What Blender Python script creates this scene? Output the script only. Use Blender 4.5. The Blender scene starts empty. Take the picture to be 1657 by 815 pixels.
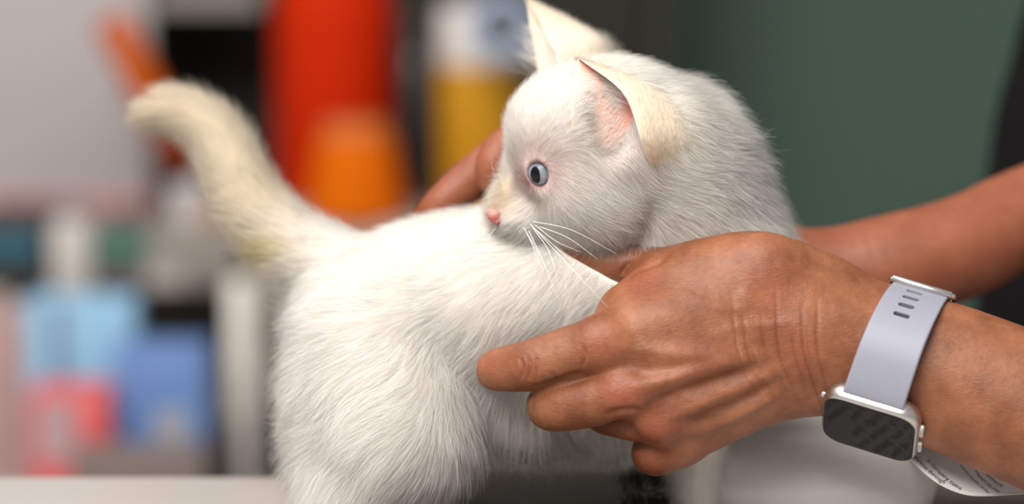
import bpy, bmesh, math, random
import numpy as np
from mathutils import Matrix, Vector, kdtree

# ------------------------------------------------------------------ camera, world, lights, exposure
scene = bpy.context.scene
COL = scene.collection
random.seed(7)
rng = np.random.default_rng(7)
PITCH = math.radians(10.0)
CAMZ = 1.25
FOCUS = 1.10                       # metres to the plane the photograph is sharp in
FPX = 4400.0                       # focal length for a 1657 px wide frame
cam_data = bpy.data.cameras.new('camera')
cam = bpy.data.objects.new('camera', cam_data)
COL.objects.link(cam)
cam.location = (0, 0, CAMZ)
cam.rotation_euler = (math.pi / 2 - PITCH, 0, 0)
cam_data.sensor_fit = 'HORIZONTAL'
cam_data.sensor_width = 36.0
cam_data.lens = FPX / 1657.0 * 36.0
cam_data.clip_start = 0.05
cam_data.dof.use_dof = True
cam_data.dof.focus_distance = FOCUS
cam_data.dof.aperture_fstop = 2.75
scene.camera = cam

world = bpy.data.worlds.new('world')
scene.world = world
world.use_nodes = True
wb = world.node_tree.nodes['Background']
wb.inputs[0].default_value = (1.0, 0.97, 0.94, 1)
wb.inputs[1].default_value = 0.46


def area_light(name, loc, target, sx, sy, power, color):
    d = bpy.data.lights.new(name, 'AREA')
    d.shape = 'RECTANGLE'
    d.size, d.size_y, d.energy, d.color = sx, sy, power, color
    o = bpy.data.objects.new(name, d)
    COL.objects.link(o)
    o.location = loc
    o.rotation_euler = (Vector(target) - Vector(loc)).to_track_quat('-Z', 'Y').to_euler()
    return o


area_light('ceiling_and_fill_light', (-0.40, 0.60, 2.45), (0.0, 1.1, 0.95), 1.2, 0.6, 30, (1.0, 0.95, 0.89))
area_light('ceiling_and_fill_light', (-0.5, -0.3, 2.3), (0.05, 1.1, 0.95), 1.2, 0.6, 50, (1.0, 0.95, 0.90))  # front fill behind the camera, added to brighten the kitten's face side
area_light('ceiling_and_fill_light', (-0.7, 2.0, 2.55), (-0.5, 2.2, 0.7), 1.2, 0.6, 9, (1.0, 0.97, 0.95))

vs = scene.view_settings
vs.view_transform = 'Standard'
vs.look = 'None'
vs.exposure = -0.13
vs.gamma = 1.0
vs.use_curve_mapping = False
cy = scene.cycles
cy.max_bounces = 12
cy.diffuse_bounces = 10
cy.transparent_max_bounces = 8
cy.caustics_reflective = False
cy.caustics_refractive = False

# ------------------------------------------------------------------ frames
# "view space": millimetres, x right, y up, z towards the camera, origin on the focus plane
CP, SP = math.cos(PITCH), math.sin(PITCH)
RIGHT = np.array([1.0, 0, 0])
FWD = np.array([0, CP, -SP])
UP = np.array([0, SP, CP])
ORIGIN = np.array([0, 0, CAMZ]) + FWD * FOCUS
VR = np.stack([RIGHT, UP, -FWD])   # rows: view axes in world


def V(px, py, w):
    """photograph pixel and height w (mm) above the focus plane -> view space, mm"""
    s = (FOCUS * 1000 - w) / FPX
    return np.array([(px - 828.5) * s, (407.5 - py) * s, w], float)


def to_world(p):
    return ORIGIN + (np.asarray(p) * 0.001) @ VR


def to_px(p):
    p = np.asarray(p)
    s = (FOCUS * 1000 - p[..., 2]) / FPX
    return np.stack([828.5 + p[..., 0] / s, 407.5 - p[..., 1] / s], -1)


def W(px, py, d):
    """pixel at depth d metres along the view axis -> world"""
    return np.array([0, 0, CAMZ]) + FWD * d + RIGHT * (px - 828.5) / FPX * d + UP * (407.5 - py) / FPX * d


def nrm(v):
    v = np.asarray(v, float)
    return v / np.maximum(np.linalg.norm(v, axis=-1, keepdims=True), 1e-9)


# ------------------------------------------------------------------ object helpers
def tag(o, label=None, cat=None, group=None, kind=None):
    if label: o['label'] = label
    if cat: o['category'] = cat
    if group: o['group'] = group
    if kind: o['kind'] = kind
    return o


def link(o, parent=None):
    COL.objects.link(o)
    if parent is not None:
        o.parent = parent
    return o


def empty(name, loc, label=None, cat=None, group=None, rotz=0.0):
    o = bpy.data.objects.new(name, None)
    o.empty_display_size = 0.02
    link(o)
    o.location = loc
    o.rotation_euler = (0, 0, rotz)
    return tag(o, label, cat, group)


def mesh_obj(name, verts, faces, mat, parent=None, smooth=True, mats=None):
    """verts in the coordinates of the parent (or of the world)"""
    me = bpy.data.meshes.new(name)
    me.from_pydata([tuple(map(float, v)) for v in verts], [], [tuple(map(int, f)) for f in faces])
    me.update()
    if smooth:
        me.polygons.foreach_set('use_smooth', [True] * len(me.polygons))
    for m in (mats or [mat]):
        me.materials.append(m)
    return link(bpy.data.objects.new(name, me), parent)


def quad_mesh(name, verts, quads, mat, parent=None):
    me = bpy.data.meshes.new(name)
    n, q = len(verts), len(quads)
    me.vertices.add(n)
    me.vertices.foreach_set('co', np.asarray(verts, np.float32).ravel())
    me.loops.add(q * 4)
    me.polygons.add(q)
    me.polygons.foreach_set('loop_start', np.arange(0, q * 4, 4, dtype=np.int32))
    me.polygons.foreach_set('loop_total', np.full(q, 4, np.int32))
    me.loops.foreach_set('vertex_index', np.asarray(quads, np.int32).ravel())
    me.polygons.foreach_set('use_smooth', np.ones(q, bool))
    me.update()
    me.validate()
    me.materials.append(mat)
    return link(bpy.data.objects.new(name, me), parent)


def bm_obj(name, bm, mat, parent=None, smooth=False, angle=35):
    me = bpy.data.meshes.new(name)
    bmesh.ops.recalc_face_normals(bm, faces=bm.faces)
    if smooth:
        for f in bm.faces: f.smooth = True
        for e in bm.edges:
            if len(e.link_faces) == 2 and e.calc_face_angle(0) > math.radians(angle):
                e.smooth = False
    bm.to_mesh(me)
    bm.free()
    me.materials.append(mat)
    return link(bpy.data.objects.new(name, me), parent)


def bm_box(bm, c, s, bev=0.0, rot=None):
    r = bmesh.ops.create_cube(bm, size=1.0)
    vsx = r['verts']
    M = Matrix.Translation(Vector(c))
    if rot is not None: M = M @ rot
    M = M @ Matrix.Diagonal((s[0], s[1], s[2], 1))
    bmesh.ops.transform(bm, matrix=M, verts=vsx)
    if bev > 0:
        es = list({e for v in vsx for e in v.link_edges})
        bmesh.ops.bevel(bm, geom=es, offset=bev, segments=2, affect='EDGES', profile=0.5)


def box_obj(name, c, s, mat, parent=None, bev=0.0, rot=None):
    bm = bmesh.new()
    bm_box(bm, c, s, bev, rot)
    return bm_obj(name, bm, mat, parent, smooth=bev > 0)


def lathe(name, prof, mat, parent=None, seg=40, M=None):
    """prof: list of (radius, z)"""
    vv, ff = [], []
    n = len(prof)
    for r, z in prof:
        for k in range(seg):
            a = 2 * math.pi * k / seg
            vv.append(Vector((r * math.cos(a), r * math.sin(a), z)))
    for i in range(n - 1):
        for k in range(seg):
            k2 = (k + 1) % seg
            ff.append((i * seg + k, i * seg + k2, (i + 1) * seg + k2, (i + 1) * seg + k))
    ff.append(tuple(range(seg))[::-1])
    ff.append(tuple((n - 1) * seg + k for k in range(seg)))
    if M is not None: vv = [M @ v for v in vv]
    bm = bmesh.new()
    bv = [bm.verts.new(v) for v in vv]
    for f in ff: bm.faces.new([bv[i] for i in f])
    return bm_obj(name, bm, mat, parent, smooth=True, angle=40)


def tube(pts, rad, seg=8, caps=True):
    """verts and faces of a tapering tube along pts"""
    pts = np.asarray(pts, float)
    n = len(pts)
    rad = np.broadcast_to(np.asarray(rad, float), (n,))
    t = nrm(np.gradient(pts, axis=0))
    a = np.array([0.3, 0.2, 0.93])
    vv, ff = [], []
    for i in range(n):
        u = nrm(np.cross(t[i], a))
        v = np.cross(t[i], u)
        for k in range(seg):
            th = 2 * math.pi * k / seg
            vv.append(pts[i] + rad[i] * (math.cos(th) * u + math.sin(th) * v))
    for i in range(n - 1):
        for k in range(seg):
            k2 = (k + 1) % seg
            ff.append((i * seg + k, i * seg + k2, (i + 1) * seg + k2, (i + 1) * seg + k))
    if caps:
        ff.append(tuple(range(seg))[::-1])
        ff.append(tuple((n - 1) * seg + k for k in range(seg)))
    return vv, ff


def catmull(pts, sub=6):
    """resample control points (n, m) smoothly"""
    p = np.asarray(pts, float)
    if len(p) < 3:
        t = np.linspace(0, 1, sub + 1)[:, None]
        return p[0] * (1 - t) + p[-1] * t
    q = np.vstack([2 * p[0] - p[1], p, 2 * p[-1] - p[-2]])
    out = []
    for i in range(1, len(q) - 2):
        a, b, c, d = q[i - 1], q[i], q[i + 1], q[i + 2]
        for t in np.arange(sub) / sub:
            out.append(0.5 * (2 * b + (c - a) * t + (2 * a - 5 * b + 4 * c - d) * t * t + (3 * b - a - 3 * c + d) * t ** 3))
    out.append(p[-1])
    return np.array(out)


# ------------------------------------------------------------------ soft bodies from distance fields
class Field:
    def __init__(self, lo, hi, h):
        self.lo = np.asarray(lo, float)
        self.h = h
        self.n = np.ceil((np.asarray(hi, float) - self.lo) / h).astype(int) + 1
        self.D = np.full(self.n, 30.0, np.float32)

    def sub(self, lo, hi):
        a = np.clip(np.floor((lo - self.lo) / self.h).astype(int), 0, self.n)
        b = np.clip(np.ceil((hi - self.lo) / self.h).astype(int) + 1, 0, self.n)
        sl = tuple(slice(a[i], b[i]) for i in range(3))
        ax = [(self.lo[i] + self.h * np.arange(a[i], b[i])).astype(np.float32) for i in range(3)]
        return sl, ax[0][:, None, None], ax[1][None, :, None], ax[2][None, None, :]

    def _in(self, sl, d, k, cut=False):
        if d.size == 0: return
        A = self.D[sl]
        if cut:
            d = -d
            h = np.maximum(k - np.abs(A - d), 0) / max(k, 1e-6)
            self.D[sl] = np.maximum(A, d) + h * h * (k * 0.25)
        else:
            h = np.maximum(k - np.abs(A - d), 0) / max(k, 1e-6)
            self.D[sl] = np.minimum(A, d) - h * h * (k * 0.25)

    def chain(self, pts, k=6.0, sub=5, cut=False):
        """pts: rows (x, y, z, r) in mm"""
        p = catmull(np.asarray(pts, float), sub) if sub > 1 else np.asarray(pts, float)
        m = 2 * k + 3
        sl, X, Y, Z = self.sub((p[:, :3] - p[:, 3:]).min(0) - m, (p[:, :3] + p[:, 3:]).max(0) + m)
        best = None
        for a, b in zip(p[:-1], p[1:]):
            ba = b[:3] - a[:3]
            L = max(float(ba @ ba), 1e-6)
            t = np.clip(((X - a[0]) * ba[0] + (Y - a[1]) * ba[1] + (Z - a[2]) * ba[2]) / L, 0, 1).astype(np.float32)
            d = np.sqrt((X - a[0] - t * ba[0]) ** 2 + (Y - a[1] - t * ba[1]) ** 2 + (Z - a[2] - t * ba[2]) ** 2) - (a[3] + t * (b[3] - a[3]))
            best = d if best is None else np.minimum(best, d)
        self._in(sl, best, k, cut)

    def ell(self, c, r, R=None, k=6.0, cut=False):
        """ellipsoid at c with radii r along the rows of R"""
        c = np.asarray(c, float)
        r = np.asarray(r, float)
        R = np.eye(3) if R is None else np.asarray(R, float)
        m = 2 * k + 3
        e = np.sqrt(((R * r[:, None]) ** 2).sum(0))
        sl, X, Y, Z = self.sub(c - e - m, c + e + m)
        x, y, z = X - c[0], Y - c[1], Z - c[2]
        q = [(x * R[i, 0] + y * R[i, 1] + z * R[i, 2]) / r[i] for i in range(3)]
        k0 = np.sqrt(q[0] ** 2 + q[1] ** 2 + q[2] ** 2) + 1e-6
        k1 = np.sqrt((q[0] / r[0]) ** 2 + (q[1] / r[1]) ** 2 + (q[2] / r[2]) ** 2) + 1e-6
        self._in(sl, (k0 * (k0 - 1) / k1).astype(np.float32), k, cut)

    def sample(self, p):
        g = (np.asarray(p, float) - self.lo) / self.h
        g = np.clip(g, 0, self.n - 1.001)
        i = g.astype(int)
        f = g - i
        out = 0
        for dx in (0, 1):
            for dy in (0, 1):
                for dz in (0, 1):
                    w = (f[:, 0] if dx else 1 - f[:, 0]) * (f[:, 1] if dy else 1 - f[:, 1]) * (f[:, 2] if dz else 1 - f[:, 2])
                    out = out + w * self.D[i[:, 0] + dx, i[:, 1] + dy, i[:, 2] + dz]
        return out

    def grad(self, p, e=None):
        e = e or self.h
        g = []
        for a in range(3):
            d = np.zeros(3)
            d[a] = e
            g.append(self.sample(p + d) - self.sample(p - d))
        return nrm(np.stack(g, -1))

    def mesh(self):
        D = self.D
        S = D < 0
        n = self.n
        c = np.zeros(n - 1, np.int8)
        offs = [(i, j, k) for i in (0, 1) for j in (0, 1) for k in (0, 1)]
        for o in offs:
            c += S[o[0]:n[0] - 1 + o[0], o[1]:n[1] - 1 + o[1], o[2]:n[2] - 1 + o[2]]
        act = np.argwhere((c > 0) & (c < 8))
        val = {o: D[act[:, 0] + o[0], act[:, 1] + o[1], act[:, 2] + o[2]] for o in offs}
        acc = np.zeros((len(act), 3))
        cnt = np.zeros(len(act))
        for o in offs:
            for a in range(3):
                if o[a]: continue
                q = list(o); q[a] = 1; q = tuple(q)
                va, vb = val[o], val[q]
                cr = (va < 0) != (vb < 0)
                t = np.where(cr, va / np.where(cr, va - vb, 1), 0)
                pos = np.tile(np.array(o, float), (len(act), 1))
                pos[:, a] += t
                acc += pos * cr[:, None]
                cnt += cr
        verts = self.lo + self.h * (act + acc / cnt[:, None])
        idx = np.full(n - 1, -1, np.int32)
        idx[act[:, 0], act[:, 1], act[:, 2]] = np.arange(len(act))
        quads = []
        for a in range(3):
            b, d = (a + 1) % 3, (a + 2) % 3
            s0 = [slice(None)] * 3; s1 = [slice(None)] * 3
            s0[a] = slice(0, n[a] - 1); s1[a] = slice(1, n[a])
            cr = S[tuple(s0)] != S[tuple(s1)]
            e = np.argwhere(cr)
            ok = (e[:, b] > 0) & (e[:, d] > 0) & (e[:, b] < n[b] - 1) & (e[:, d] < n[d] - 1)
            e = e[ok]
            ins = S[e[:, 0], e[:, 1], e[:, 2]]
            qs = []
            for db, dd in ((1, 1), (0, 1), (0, 0), (1, 0)):
                f = e.copy()
                f[:, b] -= db
                f[:, d] -= dd
                qs.append(idx[f[:, 0], f[:, 1], f[:, 2]])
            q = np.stack(qs, -1)
            q[~ins] = q[~ins][:, ::-1]
            quads.append(q)
        quads = np.vstack(quads)
        quads = quads[(quads >= 0).all(1)]
        return verts, quads


def px_chain(rows):
    """rows (px, py, w_mm, radius_px) -> (x, y, z, r) in mm"""
    return np.array([list(V(a, b, w)) + [r * 0.25] for a, b, w, r in rows])


# ------------------------------------------------------------------ materials
def new_mat(name):
    m = bpy.data.materials.new(name)
    m.use_nodes = True
    return m, m.node_tree, m.node_tree.nodes['Principled BSDF']


def simple(name, color, rough=0.5, metal=0.0, coat=0.0, noise=0.0, nscale=40.0, trans=0.0, spec=0.5, bump=0.0):
    m, nt, b = new_mat(name)
    b.inputs['Base Color'].default_value = (*color, 1)
    b.inputs['Roughness'].default_value = rough
    b.inputs['Metallic'].default_value = metal
    b.inputs['Coat Weight'].default_value = coat
    b.inputs['Transmission Weight'].default_value = trans
    b.inputs['Specular IOR Level'].default_value = spec
    if noise > 0 or bump > 0:
        tc = nt.nodes.new('ShaderNodeTexCoord')
        nz = nt.nodes.new('ShaderNodeTexNoise')
        nz.inputs['Scale'].default_value = nscale
        nz.inputs['Detail'].default_value = 5
        nt.links.new(tc.outputs['Object'], nz.inputs['Vector'])
        if noise > 0:
            mx = nt.nodes.new('ShaderNodeMix')
            mx.data_type = 'RGBA'
            mx.inputs[6].default_value = (*[c * (1 - noise) for c in color], 1)
            mx.inputs[7].default_value = (*[min(1, c * (1 + noise)) for c in color], 1)
            nt.links.new(nz.outputs[0], mx.inputs[0])
            nt.links.new(mx.outputs[2], b.inputs['Base Color'])
        if bump > 0:
            bp = nt.nodes.new('ShaderNodeBump')
            bp.inputs['Strength'].default_value = bump
            bp.inputs['Distance'].default_value = 0.001
            nt.links.new(nz.outputs[0], bp.inputs['Height'])
            nt.links.new(bp.outputs[0], b.inputs['Normal'])
    return m


def attr_node(nt, name):
    a = nt.nodes.new('ShaderNodeAttribute')
    a.attribute_type = 'GEOMETRY'
    a.attribute_name = name
    return a


def hair_material(name):
    """soft fur: the strand colour comes from the strand; lit by the lie of the coat as well as by the strand"""
    m = bpy.data.materials.new(name)
    m.use_nodes = True
    nt = m.node_tree
    nt.nodes.clear()
    out = nt.nodes.new('ShaderNodeOutputMaterial')
    col = attr_node(nt, 'hair_color')
    lie = attr_node(nt, 'lie')
    d1 = nt.nodes.new('ShaderNodeBsdfDiffuse')
    d2 = nt.nodes.new('ShaderNodeBsdfTranslucent')
    gl = nt.nodes.new('ShaderNodeBsdfHair')
    gl.component = 'Reflection'
    gl.inputs['RoughnessU'].default_value = 0.35
    gl.inputs['RoughnessV'].default_value = 0.6
    gl.inputs['Color'].default_value = (0.9, 0.88, 0.85, 1)
    nt.links.new(lie.outputs['Vector'], d1.inputs['Normal'])
    nt.links.new(lie.outputs['Vector'], d2.inputs['Normal'])
    for n in (d1, d2): nt.links.new(col.outputs['Color'], n.inputs['Color'])
    m1 = nt.nodes.new('ShaderNodeMixShader')
    m1.inputs[0].default_value = 0.28
    nt.links.new(d1.outputs[0], m1.inputs[1])
    nt.links.new(d2.outputs[0], m1.inputs[2])
    m2 = nt.nodes.new('ShaderNodeMixShader')
    m2.inputs[0].default_value = 0.08
    nt.links.new(m1.outputs[0], m2.inputs[1])
    nt.links.new(gl.outputs[0], m2.inputs[2])
    nt.links.new(m2.outputs[0], out.inputs[0])
    return m


FUR = hair_material('fur')
FUR_AMOUNT = 1.0
# ------------------------------------------------------------------ setting
WALL = simple('wall_charcoal', (0.014, 0.012, 0.010), 0.8, noise=0.1, nscale=6)
GREEN = simple('green_paint', (0.046, 0.084, 0.063), 0.7, noise=0.12, nscale=3)
WHITE_TOP = simple('white_laminate', (0.46, 0.43, 0.40), 0.4, noise=0.03, nscale=12)
FLOORM = simple('grey_vinyl', (0.3, 0.28, 0.26), 0.5, noise=0.1, nscale=20)
TABLE_Z = CAMZ - 0.318

tag(box_obj('floor', (0, 1.4, -0.02), (5, 4.6, 0.04), FLOORM), kind='structure')
tag(box_obj('wall_back', (-0.2, 3.05, 1.3), (4.6, 0.08, 2.6), WALL), kind='structure')
gx0 = (1076 - 828.5) / FPX * (2.72 / CP)
tag(box_obj('wall_right', (gx0 + 0.6, 2.82, 1.3), (1.2, 0.2, 2.6), GREEN), kind='structure')


# ------------------------------------------------------------------ person: skin field of the near arm and hand
VX = 0.7
hf = Field(V(720, 815, 0) + [0, -6, -34], V(1760, 345, 0) + [0, 4, 48], VX)
C = px_chain
# forearm and wrist, wider than thick
hf.chain(C([(1310, 492, -6, 60), (1400, 512, -5, 62), (1560, 566, 1, 68), (1800, 660, 12, 73)]), 4)
hf.chain(C([(1310, 588, -6, 64), (1400, 612, -5, 66), (1560, 672, 1, 72), (1800, 772, 12, 76)]), 14)
hf.chain(C([(1310, 540, 0, 66), (1400, 562, 1, 68), (1560, 620, 6, 75), (1800, 718, 16, 80)]), 14)
# back of the hand
hf.chain(C([(1330, 500, -4, 56), (1200, 505, 2, 58), (1080, 525, 8, 56), (975, 556, 11, 47)]), 14)
hf.chain(C([(1330, 540, -2, 56), (1200, 560, 6, 52), (1100, 595, 12, 47), (1012, 636, 14, 38)]), 12)
hf.chain(C([(1330, 585, -4, 54), (1220, 610, 2, 48), (1130, 645, 7, 42), (1066, 682, 8, 34)]), 12)
hf.chain(C([(1330, 605, -8, 50), (1240, 640, -5, 45), (1160, 682, -4, 42), (1098, 716, -4, 37)]), 12)
hf.chain(C([(1200, 480, -8, 70), (1100, 500, -6, 58), (1040, 520, -4, 46)]), 14)
hf.chain(C([(1200, 620, -16, 50), (1100, 620, -12, 50), (1030, 600, -8, 44)]), 14)
# thumb side
hf.chain(C([(1330, 470, -10, 48), (1245, 438, -2, 60), (1160, 446, -6, 64), (1085, 458, -14, 52)]), 14)
hf.chain(C([(1110, 452, -16, 48), (1045, 436, -25, 40), (990, 422, -28, 36), (930, 402, -32, 33), (880, 386, -38, 28)]), 6)
hf.chain(C([(1120, 470, -8, 50), (1060, 480, -6, 42), (1010, 500, 0, 34)]), 12)
# fingers
hf.chain(C([(990, 552, 12, 46), (930, 570, 11, 45), (862, 590, 6, 42), (812, 597, -2, 36), (803, 599, -10, 33), (800, 600, -24, 29)]), 3)
hf.chain(C([(1030, 622, 14, 40), (960, 648, 11, 41), (900, 657, 3, 41), (890, 655, -10, 36), (905, 648, -34, 31)]), 2)
hf.chain(C([(1070, 680, 8, 34), (1035, 686, 3, 29), (1000, 682, -3, 26), (974, 676, -12, 25), (962, 664, -32, 25)]), 3)
hf.chain(C([(1105, 716, -4, 38), (1064, 732, -8, 38), (1056, 730, -20, 34), (1060, 715, -36, 29)]), 3)
# gap between index and middle finger
hf.chain(C([(838, 638, 20, 6), (862, 630, 20, 5), (905, 620, 21, 5), (947, 603, 23, 5)]), 2.5, cut=True)
# knuckles
hf.ell(V(972, 552, 18), (9, 8, 6), k=6)
hf.ell(V(1008, 636, 19), (8, 7, 5), k=5)
hf.ell(V(1066, 684, 13), (7, 6, 4.5), k=5)
hf.ell(V(1240, 424, 6), (11, 9, 7), k=8)
hf.ell(V(862, 590, 11), (8, 7, 5.5), k=5)

# far arm and hand
ff = Field(V(660, 560, -100) + [0, 0, -75], V(1800, 150, -100) + [0, 0, 65], 1.1)
ff.chain(C([(1860, 270, -150, 90), (1657, 350, -135, 88), (1560, 398, -126, 92), (1440, 432, -120, 94), (1330, 446, -118, 86), (1200, 435, -118, 84)]), 8)
ff.chain(C([(1220, 430, -118, 78), (1060, 390, -116, 72), (930, 310, -108, 58)]), 10)
ff.chain(C([(1220, 460, -118, 74), (1060, 440, -116, 66), (930, 360, -110, 54)]), 10)
ff.chain(C([(960, 270, -108, 46), (860, 232, -98, 44), (775, 282, -86, 40), (716, 326, -80, 31), (690, 350, -84, 24)]), 5)
ff.chain(C([(960, 330, -106, 42), (900, 232, -84, 38), (832, 232, -68, 36), (800, 262, -62, 32), (792, 292, -62, 22)]), 4)
ff.chain(C([(980, 420, -112, 44), (900, 400, -108, 38), (860, 380, -102, 32)]), 5)


def skin_material():
    m, nt, b = new_mat('skin')
    N, L = nt.nodes, nt.links
    tc = N.new('ShaderNodeTexCoord')
    tone = attr_node(nt, 'tone')          # redness of knuckles, paleness over bone
    n1 = N.new('ShaderNodeTexNoise'); n1.inputs['Scale'].default_value = 60; n1.inputs['Detail'].default_value = 6
    n2 = N.new('ShaderNodeTexNoise'); n2.inputs['Scale'].default_value = 420; n2.inputs['Detail'].default_value = 3
    for n in (n1, n2): L.new(tc.outputs['Object'], n.inputs['Vector'])
    r1 = N.new('ShaderNodeValToRGB')
    r1.color_ramp.elements[0].position = 0.32; r1.color_ramp.elements[0].color = (0.155, 0.051, 0.021, 1)
    r1.color_ramp.elements[1].position = 0.68; r1.color_ramp.elements[1].color = (0.265, 0.103, 0.048, 1)
    L.new(n1.outputs[0], r1.inputs[0])
    red = N.new('ShaderNodeMix'); red.data_type = 'RGBA'; red.inputs[7].default_value = (0.23, 0.058, 0.030, 1)
    L.new(tone.outputs['Fac'], red.inputs[0]); L.new(r1.outputs[0], red.inputs[6])
    mot = N.new('ShaderNodeMix'); mot.data_type = 'RGBA'; mot.blend_type = 'OVERLAY'; mot.inputs[0].default_value = 0.22
    L.new(red.outputs[2], mot.inputs[6]); L.new(n2.outputs[0], mot.inputs[7])
    L.new(mot.outputs[2], b.inputs['Base Color'])
    b.inputs['Roughness'].default_value = 0.46
    b.inputs['Specular IOR Level'].default_value = 0.34
    b.inputs['Subsurface Weight'].default_value = 0.18
    b.inputs['Subsurface Radius'].default_value = (1.0, 0.35, 0.2)
    b.inputs['Subsurface Scale'].default_value = 0.004
    # fine creases: stretched along the creases, then pores
    mp = N.new('ShaderNodeMapping')
    mp.inputs['Rotation'].default_value = (0, math.radians(14), 0)
    mp.inputs['Scale'].default_value = (420, 500, 1300)
    L.new(tc.outputs['Object'], mp.inputs['Vector'])
    wv = N.new('ShaderNodeTexNoise'); wv.inputs['Scale'].default_value = 1.0; wv.inputs['Detail'].default_value = 3; wv.inputs['Distortion'].default_value = 0.6
    L.new(mp.outputs[0], wv.inputs['Vector'])
    vo = N.new('ShaderNodeTexVoronoi'); vo.inputs['Scale'].default_value = 900; vo.feature = 'DISTANCE_TO_EDGE'
    L.new(tc.outputs['Object'], vo.inputs['Vector'])
    b1 = N.new('ShaderNodeBump'); b1.inputs['Strength'].default_value = 0.45; b1.inputs['Distance'].default_value = 0.0006
    b2 = N.new('ShaderNodeBump'); b2.inputs['Strength'].default_value = 0.3; b2.inputs['Distance'].default_value = 0.0003
    L.new(wv.outputs[0], b1.inputs['Height']); L.new(vo.outputs[0], b2.inputs['Height'])
    L.new(b1.outputs[0], b2.inputs['Normal']); L.new(b2.outputs[0], b.inputs['Normal'])
    return m


SKIN = skin_material()


def seg_dist(p, line):
    """distance from points (n,2) to a polyline, and the fraction along it"""
    line = catmull(np.asarray(line, float), 6)
    best = np.full(len(p), 1e9)
    frac = np.zeros(len(p))
    m = len(line) - 1
    for i in range(m):
        a, b = line[i], line[i + 1]
        ba = b - a
        t = np.clip(((p - a) @ ba) / (ba @ ba), 0, 1)
        d = np.linalg.norm(p - a - t[:, None] * ba, axis=1)
        k = d < best
        best[k] = d[k]
        frac[k] = (i + t[k]) / m
    return best, frac


# relief of the back of the hand, drawn on its near side: (line, half width px, height mm)
RELIEF = [
    ([(985, 560), (1060, 568), (1150, 578), (1240, 572)], 13, 1.2),      # tendons
    ([(1015, 632), (1080, 612), (1160, 592), (1250, 574)], 12, 1.7),
    ([(1075, 680), (1130, 655), (1200, 625), (1280, 592)], 11, 1.8),
    ([(1105, 706), (1150, 690), (1210, 664), (1270, 632)], 9, 1.4),
    ([(1005, 596), (1060, 600), (1120, 596)], 13, -1.5),                 # hollows between
    ([(1040, 660), (1090, 640), (1170, 612), (1230, 592)], 10, -2.0),
    ([(1085, 690), (1140, 675), (1200, 648), (1270, 612)], 9, -2.0),
    ([(1190, 470), (1215, 485), (1250, 515)], 12, 0.8),                  # veins
    ([(1090, 470), (1140, 490), (1190, 500), (1215, 488)], 9, 0.5),
    ([(1140, 545), (1190, 530), (1240, 525), (1300, 520)], 9, 0.5),
    ([(1150, 660), (1110, 640), (1075, 636)], 7, 0.5),
    ([(1015, 452), (1032, 436), (1062, 424), (1085, 410)], 5, -1.7),                  # folds at the thumb
    ([(1005, 448), (1012, 432), (1028, 418)], 4, -1.3),
    ([(950, 603), (925, 609), (895, 620), (850, 632)], 5, -1.8),
    ([(975, 672), (1010, 664), (1045, 664)], 6, -1.2),
    ([(840, 575), (846, 595), (842, 618)], 2.6, -0.8),
    ([(852, 572), (858, 592), (856, 616)], 2.6, -0.8),
    ([(864, 572), (870, 592), (870, 614)], 2.6, -0.7),
    ([(892, 600), (900, 612), (900, 622)], 2.6, -0.7),
    ([(940, 555), (948, 575), (942, 596)], 2.6, -0.7),
]
for i in range(11):                                                      # creases of the bent wrist
    x0 = 1190 + i * 13 + (0, 4, -3, 5, -2, 3, -4, 2, 4, -3, 1)[i]
    RELIEF.append(([(x0 - 8 + i, 455 + (i * 37) % 90), (x0 + 3, 560), (x0 + 22 - i * 0.6, 612), (x0 + 58 - i * 2.6, 668)], (2.4, 3.2, 2.0)[i % 3], -0.45 - 0.28 * ((i * 7) % 3)))


def relief(v, nv):
    p = to_px(v)
    face = np.clip(nv[:, 2] * 1.8, 0, 1)
    out = np.zeros(len(v))
    for line, wd, ht in RELIEF:
        d, f = seg_dist(p, line)
        out += ht * np.exp(-(d / wd) ** 2) * np.clip(np.minimum(f, 1 - f) * 3.6, 0, 1)
    return out * face


hv, hq = hf.mesh()
hn = hf.grad(hv)
hv2 = hv + hn * relief(hv, hn)[:, None]
fv, fq = ff.mesh()
# upper arms and trunk, mostly under the shirt
tf = Field(np.array([190, -420, -520.0]), np.array([640, 330, 80.0]), 7.0)
tf.chain([(238, -78, 6, 19), (320, -112, -10, 34), (380, -120, -60, 40), (430, 60, -150, 48), (440, 210, -220, 55)], 10)
tf.chain([(284, 36, -148, 20), (350, 60, -240, 34), (400, 60, -330, 42), (440, 130, -360, 50), (450, 220, -370, 55)], 10)
tf.chain([(440, 200, -220, 70), (450, 215, -370, 70)], 20)
tf.chain([(440, 190, -330, 105), (445, 0, -340, 125), (450, -250, -340, 125), (455, -400, -340, 125)], 25)
tf.chain([(440, 200, -290, 60), (435, 320, -290, 48)], 20)
tv, tq = tf.mesh()
allv = np.vstack([hv2, fv, tv])
allq = np.vstack([hq, fq + len(hv2), tq + len(hv2) + len(fv)])
PERSON_BASE = np.array([0.45, 1.45, 0.0])
person = quad_mesh('person', to_world(allv) - PERSON_BASE, allq, SKIN)
person.location = PERSON_BASE
tag(person, 'person reaching in with two bare tanned arms, both hands around the white kitten', 'person')
tone = np.zeros(len(allv))
pp = to_px(allv)
for c, r, a in (((972, 560), 38, .55), ((1008, 640), 34, .8), ((1066, 686), 28, .6), ((1105, 690), 26, .4), ((1240, 455), 50, .45),
                ((855, 595), 28, .35), ((1050, 735), 40, .45), ((1040, 455), 30, .6), ((1130, 580), 60, .25), ((1290, 560), 60, .35), ((800, 600), 30, .3)):
    tone += a * np.exp(-(np.linalg.norm(pp - np.array(c), axis=1) / r) ** 2)
tone[len(hv2):len(hv2) + len(fv)] = 0.5
at = person.data.attributes.new('tone', 'FLOAT', 'POINT')
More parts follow.
